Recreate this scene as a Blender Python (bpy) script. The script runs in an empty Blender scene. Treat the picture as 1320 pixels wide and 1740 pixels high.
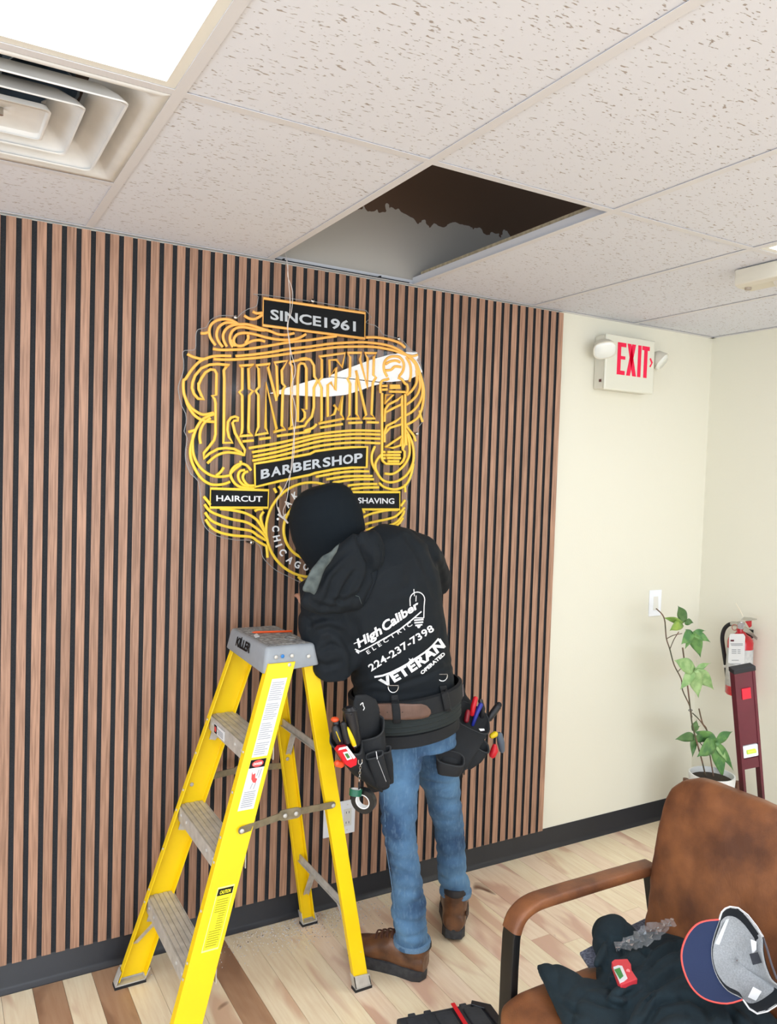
import bpy, bmesh, math, random
from mathutils import Vector, Matrix, noise
from mathutils.bvhtree import BVHTree
R = random.Random(7)
PI = math.pi
SC = bpy.context.scene
COL = SC.collection
# ------------------------------------------------------------ camera
F_PX = 1352.8; YAW, PITCH, ROLL = .5242, -.0409, .0324
CAM = Vector((-.4348, -2.7296, 1.6756))
CH = 2.445                                   # ceiling height
_fw = Vector((math.sin(YAW)*math.cos(PITCH), math.cos(YAW)*math.cos(PITCH), math.sin(PITCH)))
_r0 = Vector((math.cos(YAW), -math.sin(YAW), 0)); _u0 = _r0.cross(_fw)
RT = math.cos(ROLL)*_r0 + math.sin(ROLL)*_u0
UP = -math.sin(ROLL)*_r0 + math.cos(ROLL)*_u0
FW = _fw
cd = bpy.data.cameras.new('camera'); cam = bpy.data.objects.new('camera', cd); COL.objects.link(cam)
cd.sensor_fit = 'HORIZONTAL'; cd.sensor_width = 36; cd.lens = F_PX*36/1320; cd.clip_start = .05
cam.matrix_world = Matrix(((RT.x, UP.x, -FW.x, CAM.x), (RT.y, UP.y, -FW.y, CAM.y), (RT.z, UP.z, -FW.z, CAM.z), (0, 0, 0, 1)))
SC.camera = cam
# ------------------------------------------------------------ world and lights
wd = bpy.data.worlds.new('world'); SC.world = wd; wd.use_nodes = True
wd.node_tree.nodes['Background'].inputs[0].default_value = (.78, .88, 1, 1)
wd.node_tree.nodes['Background'].inputs[1].default_value = 1.5
def area(name, loc, target, sx, sy, power, col=(1, 1, 1)):
    l = bpy.data.lights.new(name, 'AREA'); l.shape = 'RECTANGLE'; l.size = sx; l.size_y = sy; l.energy = power; l.color = col
    o = bpy.data.objects.new(name, l); COL.objects.link(o); o.location = loc
    o.rotation_euler = (Vector(target)-Vector(loc)).to_track_quat('-Z', 'Y').to_euler(); return o
area('storefront_daylight', (-.4, -6.3, 1.3), (-.1, 0, 1.15), 5.4, 1.5, 135, (.80, .89, 1))
area('side_window_daylight', (-3.1, -2.6, 1.3), (3.0, -1.6, 1.0), 3.6, 1.4, 62, (.80, .89, 1))
PANEL_EMIT = 7.0
SC.view_settings.view_transform = 'Standard'; SC.view_settings.look = 'None'
SC.view_settings.exposure = -0.03; SC.view_settings.gamma = 1.0
try: SC.view_settings.use_curve_mapping = False
except Exception: pass

# ------------------------------------------------------------ helpers
def ray(px, py): return FW + RT*((px-660)/F_PX) - UP*((py-870)/F_PX)
def W(px, py, y):                       # photograph position -> point at world depth y
    d = ray(px, py); return CAM + d*((y-CAM.y)/d.y)
def WZ(px, py, z):
    d = ray(px, py); return CAM + d*((z-CAM.z)/d.z)
def WX(px, py, x):
    d = ray(px, py); return CAM + d*((x-CAM.x)/d.x)
def lin(c):
    c = c/255.0; return c/12.92 if c <= .04045 else ((c+.055)/1.055)**2.4
def rgb(r, g, b): return (lin(r), lin(g), lin(b), 1)
MATS = {}
def mat(name, col, rough=.5, metal=0, var=0, vscale=20, vstretch=(1, 1, 1), bump=0, bscale=200, bstretch=(1, 1, 1), spec=.5, sheen=0, coat=0, col2=None, emit=0, alpha=1, objvar=0, lo=.35, hi=.65, detail=4):
    if name in MATS: return MATS[name]
    m = bpy.data.materials.new(name); m.use_nodes = True; N = m.node_tree.nodes; L = m.node_tree.links
    b = N['Principled BSDF']; c = rgb(*col)
    b.inputs['Base Color'].default_value = c; b.inputs['Roughness'].default_value = rough; b.inputs['Metallic'].default_value = metal
    b.inputs['Specular IOR Level'].default_value = spec
    if sheen: b.inputs['Sheen Weight'].default_value = sheen
    if coat: b.inputs['Coat Weight'].default_value = coat
    if emit: b.inputs['Emission Color'].default_value = c; b.inputs['Emission Strength'].default_value = emit
    if alpha < 1: b.inputs['Alpha'].default_value = alpha
    tc = N.new('ShaderNodeTexCoord')
    src = None
    if var or col2 or objvar:
        mp = N.new('ShaderNodeMapping'); mp.inputs['Scale'].default_value = vstretch; L.new(tc.outputs['Object'], mp.inputs['Vector'])
        if objvar:
            oi = N.new('ShaderNodeObjectInfo'); mul = N.new('ShaderNodeMath'); mul.operation = 'MULTIPLY'; mul.inputs[1].default_value = 37
            L.new(oi.outputs['Random'], mul.inputs[0]); L.new(mul.outputs[0], mp.inputs['Location'])
        nz = N.new('ShaderNodeTexNoise'); nz.inputs['Scale'].default_value = vscale; nz.inputs['Detail'].default_value = detail
        L.new(mp.outputs[0], nz.inputs['Vector'])
        rp = N.new('ShaderNodeMapRange'); rp.inputs['From Min'].default_value = lo; rp.inputs['From Max'].default_value = hi
        L.new(nz.outputs[0], rp.inputs['Value'])
        mx = N.new('ShaderNodeMix'); mx.data_type = 'RGBA'
        c2 = rgb(*col2) if col2 else tuple(x*(1-var) for x in c[:3])+(1,)
        mx.inputs[6].default_value = c; mx.inputs[7].default_value = c2
        L.new(rp.outputs[0], mx.inputs[0]); src = mx.outputs[2]
        if objvar:
            hs = N.new('ShaderNodeHueSaturation'); mr = N.new('ShaderNodeMapRange')
            mr.inputs['To Min'].default_value = 1-objvar; mr.inputs['To Max'].default_value = 1+objvar
            L.new(oi.outputs['Random'], mr.inputs['Value']); L.new(mr.outputs[0], hs.inputs['Value']); L.new(src, hs.inputs['Color']); src = hs.outputs[0]
        L.new(src, b.inputs['Base Color'])
    if bump:
        mp2 = N.new('ShaderNodeMapping'); mp2.inputs['Scale'].default_value = bstretch; L.new(tc.outputs['Object'], mp2.inputs['Vector'])
        n2 = N.new('ShaderNodeTexNoise'); n2.inputs['Scale'].default_value = bscale; n2.inputs['Detail'].default_value = 3; L.new(mp2.outputs[0], n2.inputs['Vector'])
        bp = N.new('ShaderNodeBump'); bp.inputs['Strength'].default_value = bump; bp.inputs['Distance'].default_value = .002
        L.new(n2.outputs[0], bp.inputs['Height']); L.new(bp.outputs[0], b.inputs['Normal'])
    MATS[name] = m; return m

class MB:
    def __init__(s): s.v = []; s.f = []
    def add(s, vs, fs):
        n = len(s.v); s.v += [Vector(v) for v in vs]; s.f += [tuple(i+n for i in f) for f in fs]; return s
    def box(s, c, sz, M=None):
        x, y, z = [a/2 for a in sz]; c = Vector(c)
        vs = [Vector((i*x, j*y, k*z)) for i in (-1, 1) for j in (-1, 1) for k in (-1, 1)]
        if M: vs = [M @ v for v in vs]
        return s.add([c+v for v in vs], [(0, 1, 3, 2), (4, 6, 7, 5), (0, 4, 5, 1), (2, 3, 7, 6), (0, 2, 6, 4), (1, 5, 7, 3)])
    def box2(s, a, b): a = Vector(a); b = Vector(b); return s.box((a+b)/2, [abs(q) for q in (b-a)])
    def prism(s, pts, ext):              # planar polygon extruded by a vector
        n = len(pts); ext = Vector(ext); pts = [Vector(p) for p in pts]
        fs = [tuple(range(n))[::-1], tuple(range(n, 2*n))]+[(i, (i+1) % n, n+(i+1) % n, n+i) for i in range(n)]
        return s.add(pts+[p+ext for p in pts], fs)
    def tube(s, pts, r, seg=8, closed=False):
        pts = [Vector(p) for p in pts]; n = len(pts); rings = []
        prev = None
        for i, p in enumerate(pts):
            if closed: t = pts[(i+1) % n]-pts[i-1]
            else: t = (pts[min(i+1, n-1)]-pts[max(i-1, 0)])
            t = t.normalized() if t.length > 1e-9 else Vector((0, 0, 1))
            if prev is None:
                a = Vector((0, 0, 1)) if abs(t.z) < .9 else Vector((1, 0, 0)); x = t.cross(a).normalized()
            else:
                x = prev - t*prev.dot(t); x = x.normalized() if x.length > 1e-6 else t.orthogonal().normalized()
            prev = x; y = t.cross(x); rr = r[i] if isinstance(r, (list, tuple)) else r
            rings.append([p+x*rr*math.cos(2*PI*k/seg)+y*rr*math.sin(2*PI*k/seg) for k in range(seg)])
        vs = [v for g in rings for v in g]; fs = []
        m = n if closed else n-1
        for i in range(m):
            a = i*seg; b = ((i+1) % n)*seg
            fs += [(a+k, a+(k+1) % seg, b+(k+1) % seg, b+k) for k in range(seg)]
        if not closed: fs += [tuple(range(seg))[::-1], tuple(range((n-1)*seg, n*seg))]
        return s.add(vs, fs)
    def loft(s, rings, seg=20, cap=True):
        # rings: (centre, side vector, half width, depth vector, half depth, [power])
        vs = []; fs = []
        for rg in rings:
            c, sv, w, dv, d = rg[:5]; pw = rg[5] if len(rg) > 5 else 1
            c = Vector(c)
            for k in range(seg):
                a = 2*PI*k/seg; ca, sa = math.cos(a), math.sin(a)
                ca = math.copysign(abs(ca)**pw, ca); sa = math.copysign(abs(sa)**pw, sa)
                vs.append(c+sv*w*ca+dv*d*sa)
        n = len(rings)
        for i in range(n-1):
            a = i*seg; b = a+seg
            fs += [(a+k, a+(k+1) % seg, b+(k+1) % seg, b+k) for k in range(seg)]
        if cap: fs += [tuple(range(seg))[::-1], tuple(range((n-1)*seg, n*seg))]
        return s.add(vs, fs)
    def limb(s, pts, rad, seg=14):        # tapered round limb, rad = r or (w,d)
        pts = [Vector(p) for p in pts]
        ext = [pts[0]-(pts[1]-pts[0]).normalized()*(rad[0]*.6)]+pts+[pts[-1]+(pts[-1]-pts[-2]).normalized()*(rad[-1]*.6)]
        rr = [rad[0]*.55]+list(rad)+[rad[-1]*.55]
        return s.tube(ext, rr, seg)
    def ball(s, c, r, M=None, seg=16, rings=10):
        rx, ry, rz = (r, r, r) if not isinstance(r, (tuple, list)) else r; c = Vector(c); vs = []; fs = []
        for i in range(1, rings):
            th = PI*i/rings
            for k in range(seg):
                a = 2*PI*k/seg; v = Vector((rx*math.sin(th)*math.cos(a), ry*math.sin(th)*math.sin(a), rz*math.cos(th)))
                vs.append(c+(M @ v if M else v))
        t = Vector((0, 0, rz)); b = -t
        vs += [c+(M @ t if M else t), c+(M @ b if M else b)]
        nt = len(vs)-2
        for i in range(rings-2):
            for k in range(seg): fs.append((i*seg+k, (i+1)*seg+k, (i+1)*seg+(k+1) % seg, i*seg+(k+1) % seg))
        for k in range(seg):
            fs.append((nt, k, (k+1) % seg)); q = (rings-2)*seg; fs.append((nt+1, q+(k+1) % seg, q+k))
        return s.add(vs, fs)
    def cyl(s, a, b, r, seg=16, r2=None): return s.tube([a, b], [r, r if r2 is None else r2], seg)
    def lathe(s, prof, c=(0, 0, 0), seg=24, M=None):
        c = Vector(c); vs = []; fs = []
        for (r, z) in prof:
            for k in range(seg):
                v = Vector((r*math.cos(2*PI*k/seg), r*math.sin(2*PI*k/seg), z)); vs.append(c+(M @ v if M else v))
        for i in range(len(prof)-1):
            a = i*seg; b = a+seg; fs += [(a+k, a+(k+1) % seg, b+(k+1) % seg, b+k) for k in range(seg)]
        return s.add(vs, fs)
    def lens(s, pts, up, tf, tb, steps=(1, .96, .88, .72, .5, .25)):   # puffed star-shaped outline
        pts = [Vector(p) for p in pts]; c = sum(pts, Vector())/len(pts); up = Vector(up).normalized(); n = len(pts)
        for sgn, T in ((1, tf), (-1, tb)):
            vs = []; fs = []
            for q in steps: vs += [c+(p-c)*q+up*sgn*T*math.sqrt(max(0, 1-q*q)) for p in pts]
            vs.append(c+up*sgn*T)
            for i in range(len(steps)-1):
                a = i*n; b = a+n; fs += [(a+k, a+(k+1) % n, b+(k+1) % n, b+k) for k in range(n)]
            e = (len(steps)-1)*n; fs += [(e+k, e+(k+1) % n, len(vs)-1) for k in range(n)]
            s.add(vs, [f[::sgn] for f in fs])
        return s
    def mesh(s, name, off=Vector()):
        me = bpy.data.meshes.new(name); me.from_pydata([tuple(v-off) for v in s.v], [], s.f); me.update()
        bm = bmesh.new(); bm.from_mesh(me); bmesh.ops.recalc_face_normals(bm, faces=bm.faces); bm.to_mesh(me); bm.free(); return me

ROOT = {}
def off_of(parent): return ROOT.get(parent.name, Vector()) if parent else Vector()
def tag(o, label=None, cat=None, group=None, kind=None):
    if label: o['label'] = label
    if cat: o['category'] = cat
    if group: o['group'] = group
    if kind: o['kind'] = kind
    return o
def thing(name, label, cat, loc, group=None, kind=None):
    o = bpy.data.objects.new(name, None); COL.objects.link(o); o.location = loc; o.empty_display_size = .05
    ROOT[o.name] = Vector(loc); return tag(o, label, cat, group, kind)
def put(name, mb, m, parent=None, loc=None, smooth=True, bevel=0, seg=2, label=None, kind=None, auto=35):
    off = off_of(parent) if parent else (Vector(loc) if loc is not None else Vector())
    me = mb.mesh(name, off) if isinstance(mb, MB) else mb
    o = bpy.data.objects.new(name, me); COL.objects.link(o)
    for q in (m if isinstance(m, (list, tuple)) else [m]): me.materials.append(q)
    if parent: o.parent = parent
    else: o.location = off
    ROOT[o.name] = off
    if smooth:
        me.shade_smooth()
        try: me.set_sharp_from_angle(angle=math.radians(auto))
        except Exception: pass
    if bevel:
        b = o.modifiers.new('bevel', 'BEVEL'); b.width = bevel; b.segments = seg; b.limit_method = 'ANGLE'; b.angle_limit = math.radians(40); b.harden_normals = False
    if label: o['label'] = label
    if kind: o['kind'] = kind
    return o
def solid(name, mb, voxel, smooth=4, parent=None, m=None, fold=None, label=None, loc=None, cut=None, thick=0):
    """union the pieces into one skin (voxel remesh), smooth, add cloth folds"""
    me = mb.mesh(name+'_src'); t = bpy.data.objects.new(name+'_src', me); COL.objects.link(t)
    r = t.modifiers.new('r', 'REMESH'); r.mode = 'VOXEL'; r.voxel_size = voxel
    if smooth: s = t.modifiers.new('s', 'SMOOTH'); s.iterations = smooth; s.factor = .6
    dg = bpy.context.evaluated_depsgraph_get(); ev = t.evaluated_get(dg); out = bpy.data.meshes.new_from_object(ev)
    bpy.data.objects.remove(t); bpy.data.meshes.remove(me)
    if fold:
        ns = [v.normal.copy() for v in out.vertices]
        for v, n in zip(out.vertices, ns): v.co += n*fold(v.co, n)
    if cut:
        bm = bmesh.new(); bm.from_mesh(out); bmesh.ops.delete(bm, geom=[v for v in bm.verts if cut(v.co)], context='VERTS'); bm.to_mesh(out); bm.free()
    off = off_of(parent) if parent else (Vector(loc) if loc is not None else Vector())
    out.transform(Matrix.Translation(-off)); out.name = name
    o = put(name, out, m, parent, loc=loc, auto=60, label=label)
    if thick: q = o.modifiers.new('t', 'SOLIDIFY'); q.thickness = thick; q.offset = -1
    return o
def smoothpath(pts, n=6, closed=False):
    pts = [Vector(p) for p in pts]
    if len(pts) < 3: return pts
    out = []; m = len(pts)
    rng = range(m) if closed else range(m-1)
    for i in rng:
        if closed: p0, p1, p2, p3 = pts[i-1], pts[i], pts[(i+1) % m], pts[(i+2) % m]
        else: p0, p1, p2, p3 = pts[max(i-1, 0)], pts[i], pts[i+1], pts[min(i+2, m-1)]
        for k in range(n):
            t = k/n; out.append(.5*((2*p1)+(p2-p0)*t+(2*p0-5*p1+4*p2-p3)*t*t+(3*p1-p0-3*p2+p3)*t**3))
    if not closed: out.append(pts[-1])
    return out
_tc = {}
def text_geo(s, bold=0, extrude=0, spacing=1, shear=0, res=3):
    k = (s, bold, extrude, spacing, shear)
    if k in _tc: return _tc[k]
    c = bpy.data.curves.new('t', 'FONT'); c.body = s; c.offset = bold; c.extrude = extrude; c.space_character = spacing; c.shear = shear; c.resolution_u = res
    o = bpy.data.objects.new('t', c); COL.objects.link(o); dg = bpy.context.evaluated_depsgraph_get()
    me = bpy.data.meshes.new_from_object(o.evaluated_get(dg)); bpy.data.objects.remove(o); bpy.data.curves.remove(c)
    vs = [v.co.copy() for v in me.vertices]; fs = [tuple(p.vertices) for p in me.polygons]
    x0 = min(v.x for v in vs); x1 = max(v.x for v in vs)
    bl = [v.y for v in vs]; y0 = 0; y1 = .729 if not bold else .729+bold
    vs = [((v.x-x0)/(x1-x0), (v.y-y0)/(y1-y0), v.z) for v in vs]; _tc[k] = (vs, fs); bpy.data.meshes.remove(me); return vs, fs
def text_mb(s, mapf, bold=0, spacing=1, shear=0, extrude=0, zs=1, cutlen=0):
    vs, fs = text_geo(s, bold, extrude, spacing, shear); mb = MB()
    mb.add([mapf(u, v, z*zs) for u, v, z in vs], fs); return mb
def text_line(s, p0, p1, up, nrm=Vector((0, 0, 0)), lift=.001, **k):
    """flat lettering: baseline p0->p1, up = cap-height vector"""
    p0 = Vector(p0); p1 = Vector(p1); up = Vector(up)
    return text_mb(s, lambda u, v, z: p0+(p1-p0)*u+up*v+nrm*(lift+z), **k)
def to_px(p):
    v = p-CAM; d = v.dot(FW); return 660+F_PX*v.dot(RT)/d, 870-F_PX*v.dot(UP)/d
def creases(lines):
    """cloth grooves (+) and ridges (-): (points, depth m, width px)"""
    seg = []
    for pts, dep, wd in lines:
        for i in range(len(pts)-1): seg.append((pts[i], pts[i+1], dep, wd))
    groups = [(pts, dep, wd, min(q[0] for q in pts)-3*wd, max(q[0] for q in pts)+3*wd, min(q[1] for q in pts)-3*wd, max(q[1] for q in pts)+3*wd) for pts, dep, wd in lines]
    def f(p, n):
        if n.dot(FW) > .1: return 0
        x, y = to_px(p); o = 0
        for pts, dep, wd, x0, x1, y0, y1 in groups:
            if not (x0 < x < x1 and y0 < y < y1): continue
            b = 1e9; m = len(pts)-1; tb = 0
            for i in range(m):
                ax, ay = pts[i]; bx_, by_ = pts[i+1]; dx, dy = bx_-ax, by_-ay; t = max(0, min(1, ((x-ax)*dx+(y-ay)*dy)/(dx*dx+dy*dy))); d = (x-ax-dx*t)**2+(y-ay-dy*t)**2
                if d < b: b = d; tb = (i+t)/m
            d = math.sqrt(b); e = math.sin(PI*(.12+.76*tb))
            o += -dep*e*math.exp(-(d/wd)**2)+.45*abs(dep)*e*math.exp(-((d-2*wd)/wd)**2)
        return o
    return f
X3, Y3, Z3 = Vector((1, 0, 0)), Vector((0, 1, 0)), Vector((0, 0, 1))
def nz(p, s, seed=0): return noise.noise(Vector((p[0]*s[0]+seed, p[1]*s[1]+seed*1.7, p[2]*s[2]-seed)))

# ------------------------------------------------------------ materials
M_wall = mat('cream_wall_paint', (230, 226, 209), .75, bump=.15, bscale=120)
M_slat = mat('walnut_slat_veneer', (182, 141, 116), .5, col2=(144, 109, 88), vscale=9, vstretch=(22, 22, .8), objvar=.09, bump=.25, bscale=40, bstretch=(20, 20, .6))
M_felt = mat('black_felt', (48, 50, 54), .95, var=.3, vscale=300)
M_base = mat('black_vinyl_base', (36, 37, 42), .42, var=.12, vscale=8)
M_grid = mat('white_grid_metal', (218, 217, 220), .55)
M_yellow = mat('yellow_fibreglass', (252, 212, 0), .42, var=.06, vscale=7, bump=.05, bscale=60)
M_alu = mat("aluminium", (206, 202, 194), .45, .2, var=.22, vscale=30, bump=.2, bscale=150)
M_steel = mat("zinc_steel", (150, 138, 112), .4, .35, var=.3, vscale=40)
M_cap = mat('grey_cap_plastic', (150, 155, 160), .5, var=.08, vscale=30)
M_rub = mat('black_rubber', (28, 28, 30), .7)
M_black = mat('black_print', (10, 12, 15), .6, spec=.25)
M_white = mat('white_print', (235, 235, 235), .6)
M_wplastic = mat('white_plastic', (232, 230, 222), .4)
M_ivory = mat('ivory_plastic', (216, 211, 196), .4)
M_red = mat('red_plastic', (215, 25, 40), .4)
M_chrome = mat('chrome', (190, 188, 184), .22, 1)
M_leather = mat('tan_leather', (150, 94, 56), .48, col2=(94, 56, 36), vscale=11, bump=.35, bscale=220, detail=7, lo=.3, hi=.7)
M_blkmetal = mat('black_metal', (30, 30, 30), .38, .3)
M_skin = mat('skin', (196, 145, 120), .5)
M_fleece = mat('dark_fleece', (24, 42, 50), .95, var=.15, vscale=60, bump=.4, bscale=500)
M_jacket = mat('black_softshell', (15, 22, 28), .78, var=.12, vscale=12, bump=.15, bscale=300, spec=.3)
M_hood = mat('black_knit', (15, 23, 29), .9, var=.1, vscale=12, bump=.25, bscale=500, spec=.25)
M_nylon = mat('black_nylon', (15, 19, 24), .75, var=.2, vscale=60, bump=.4, bscale=600)
M_boot = mat('brown_boot_leather', (116, 76, 48), .36, col2=(76, 48, 32), vscale=18, bump=.3, bscale=200, detail=6)
M_sole = mat('dark_rubber_sole', (62, 62, 64), .8, col2=(44, 44, 46), vscale=60, bump=.3, bscale=200)
M_camo = mat('grey_camo_lining', (92, 100, 98), .85, col2=(62, 70, 70), vscale=35, bump=.2, bscale=300)
def denim():
    m = mat('blue_denim', (92, 132, 168), .85, col2=(38, 68, 102), vscale=7, bump=.5, bscale=700, detail=8, lo=.36, hi=.66)
    N = m.node_tree.nodes; L = m.node_tree.links; b = N['Principled BSDF']; src = b.inputs['Base Color'].links[0].from_socket
    tc = N.new('ShaderNodeTexCoord'); mp = N.new('ShaderNodeMapping'); mp.inputs['Scale'].default_value = (1, 1, .35); L.new(tc.outputs['Object'], mp.inputs[0])
    n = N.new('ShaderNodeTexNoise'); n.inputs['Scale'].default_value = 110; n.inputs['Detail'].default_value = 6; L.new(mp.outputs[0], n.inputs['Vector'])
    r = N.new('ShaderNodeMapRange'); r.inputs['From Min'].default_value = .52; r.inputs['From Max'].default_value = .72; L.new(n.outputs[0], r.inputs['Value'])
    mx = N.new('ShaderNodeMix'); mx.data_type = 'RGBA'; mu = N.new('ShaderNodeMath'); mu.operation = 'MULTIPLY'; mu.inputs[1].default_value = .22; L.new(r.outputs[0], mu.inputs[0]); L.new(mu.outputs[0], mx.inputs[0])
    L.new(src, mx.inputs[6]); mx.inputs[7].default_value = rgb(140, 170, 196); L.new(mx.outputs[2], b.inputs['Base Color']); return m
M_jean = denim()

# ============================================================ SETTING
def tile_mat():
    m = bpy.data.materials.new('fissured_ceiling_tile'); m.use_nodes = True; N = m.node_tree.nodes; L = m.node_tree.links; b = N['Principled BSDF']
    b.inputs['Roughness'].default_value = .9; b.inputs['Specular IOR Level'].default_value = .2
    tc = N.new('ShaderNodeTexCoord'); oi = N.new('ShaderNodeObjectInfo')
    def noisemask(scale, st, a, c, rot=0):
        mp = N.new('ShaderNodeMapping'); mp.inputs['Scale'].default_value = st; mp.inputs['Rotation'].default_value = (0, 0, rot)
        L.new(tc.outputs['Object'], mp.inputs['Vector'])
        ad = N.new('ShaderNodeVectorMath'); ad.operation = 'ADD'; L.new(mp.outputs[0], ad.inputs[0]); L.new(oi.outputs['Random'], ad.inputs[1])
        n = N.new('ShaderNodeTexNoise'); n.inputs['Scale'].default_value = scale; n.inputs['Detail'].default_value = 1.5; L.new(ad.outputs[0], n.inputs['Vector'])
        r = N.new('ShaderNodeMapRange'); r.inputs['From Min'].default_value = a; r.inputs['From Max'].default_value = c; L.new(n.outputs[0], r.inputs['Value']); return r.outputs[0]
    f1 = noisemask(150, (.42, 1.2, 1), .645, .70, .15)
    v = N.new('ShaderNodeTexVoronoi'); v.inputs['Scale'].default_value = 60; L.new(tc.outputs['Object'], v.inputs['Vector'])
    vr = N.new('ShaderNodeMapRange'); vr.inputs['From Min'].default_value = .09; vr.inputs['From Max'].default_value = .05; L.new(v.outputs['Distance'], vr.inputs['Value'])
    mxm = N.new('ShaderNodeMath'); mxm.operation = 'MAXIMUM'; L.new(f1, mxm.inputs[0]); L.new(vr.outputs[0], mxm.inputs[1])
    mx = N.new('ShaderNodeMix'); mx.data_type = 'RGBA'; mx.inputs[6].default_value = rgb(222, 224, 232); mx.inputs[7].default_value = rgb(168, 158, 152)
    L.new(mxm.outputs[0], mx.inputs[0]); L.new(mx.outputs[2], b.inputs['Base Color'])
    bp = N.new('ShaderNodeBump'); bp.inputs['Strength'].default_value = .5; bp.inputs['Distance'].default_value = .002; bp.invert = True
    L.new(mxm.outputs[0], bp.inputs['Height']); L.new(bp.outputs[0], b.inputs['Normal']); return m
M_tile = tile_mat()

# floor with planks
XW = 3.013
fl = put('floor', MB().box2((-3.2, -6.4, -.06), (XW+.1, .1, -.004)), mat('floor_bed', (90, 70, 55), .9), kind='structure', smooth=False)
def plank_mat(name, a, c):
    m = bpy.data.materials.new(name); m.use_nodes = True; N = m.node_tree.nodes; L = m.node_tree.links; b = N['Principled BSDF']
    b.inputs['Roughness'].default_value = .36; b.inputs['Specular IOR Level'].default_value = .45
    tc = N.new('ShaderNodeTexCoord'); oi = N.new('ShaderNodeObjectInfo')
    def tx(scale, st, det, k=31):
        mp = N.new('ShaderNodeMapping'); mp.inputs['Scale'].default_value = st; L.new(tc.outputs['Object'], mp.inputs['Vector'])
        mu = N.new('ShaderNodeMath'); mu.operation = 'MULTIPLY'; mu.inputs[1].default_value = k; L.new(oi.outputs['Random'], mu.inputs[0]); L.new(mu.outputs[0], mp.inputs['Location'])
        n = N.new('ShaderNodeTexNoise'); n.inputs['Scale'].default_value = scale; n.inputs['Detail'].default_value = det; n.inputs['Distortion'].default_value = .6; L.new(mp.outputs[0], n.inputs['Vector']); return n.outputs[0]
    def rng(s, f, t):
        r = N.new('ShaderNodeMapRange'); r.inputs['From Min'].default_value = f; r.inputs['From Max'].default_value = t; L.new(s, r.inputs['Value']); return r.outputs[0]
    def mix(f, A, B):
        x = N.new('ShaderNodeMix'); x.data_type = 'RGBA'; L.new(f, x.inputs[0])
        for s, i in ((A, 6), (B, 7)):
            if isinstance(s, tuple): x.inputs[i].default_value = s
            else: L.new(s, x.inputs[i])
        return x.outputs[2]
    heart = rng(tx(3.2, (1.8, .55, 1), 3), .56, .64)
    base = mix(heart, rgb(*a), rgb(*c))
    grain = rng(tx(9, (9, .7, 1), 6, 17), .35, .75)
    base2 = mix(grain, base, rgb(int(a[0]*.88), int(a[1]*.8), int(a[2]*.72)))
    mm = N.new('ShaderNodeMix'); mm.data_type = 'RGBA'; mm.inputs[0].default_value = .45; L.new(base, mm.inputs[6]); L.new(base2, mm.inputs[7])
    knot = rng(tx(7, (1.3, .8, 1), 2, 53), .735, .79)
    fin = mix(knot, mm.outputs[2], rgb(120, 82, 62))
    L.new(fin, b.inputs['Base Color']); return m
M_pl = plank_mat('light_maple_plank', (255, 238, 205), (228, 192, 162))
M_pm = plank_mat('rosy_maple_plank', (253, 230, 202), (222, 182, 158))
M_pd = plank_mat('brown_heartwood_plank', (190, 152, 120), (156, 120, 94))
PW = .0905; x = -.134-PW*30; i = 0
pl_meshes = {}
rr = random.Random(5)
while x < XW-.005:
    w = min(PW, XW-.002-x)
    y = -.012
    first = True
    while y > -6.3:
        ln = rr.choice((.6, .9, 1.2)) if not first else rr.uniform(.45, 1.15)
        first = False
        if y < -2.4: ln = 3.9
        ln = min(ln, y+6.35)
        k = rr.random(); mm = M_pl if k < .5 else (M_pm if k < .8 else M_pd)
        cx = x+w/2
        if abs(cx+.09) < .03 or abs(cx-.092) < .03 or abs(cx-.46) < .03: mm = M_pd
        elif cx < .75 and cx > -.3: mm = M_pl
        elif mm is M_pd and k < .9: mm = M_pm
        if cx > .75 and y > -2: mm = M_pd if k > .93 else (M_pm if k > .45 else M_pl)
        g = .0006
        put('plank', MB().box2((x+g, y-ln+g, -.004), (x+w-g, y-g, .0)), mm, fl, smooth=False)
        y -= ln
    x += PW; i += 1

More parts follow.
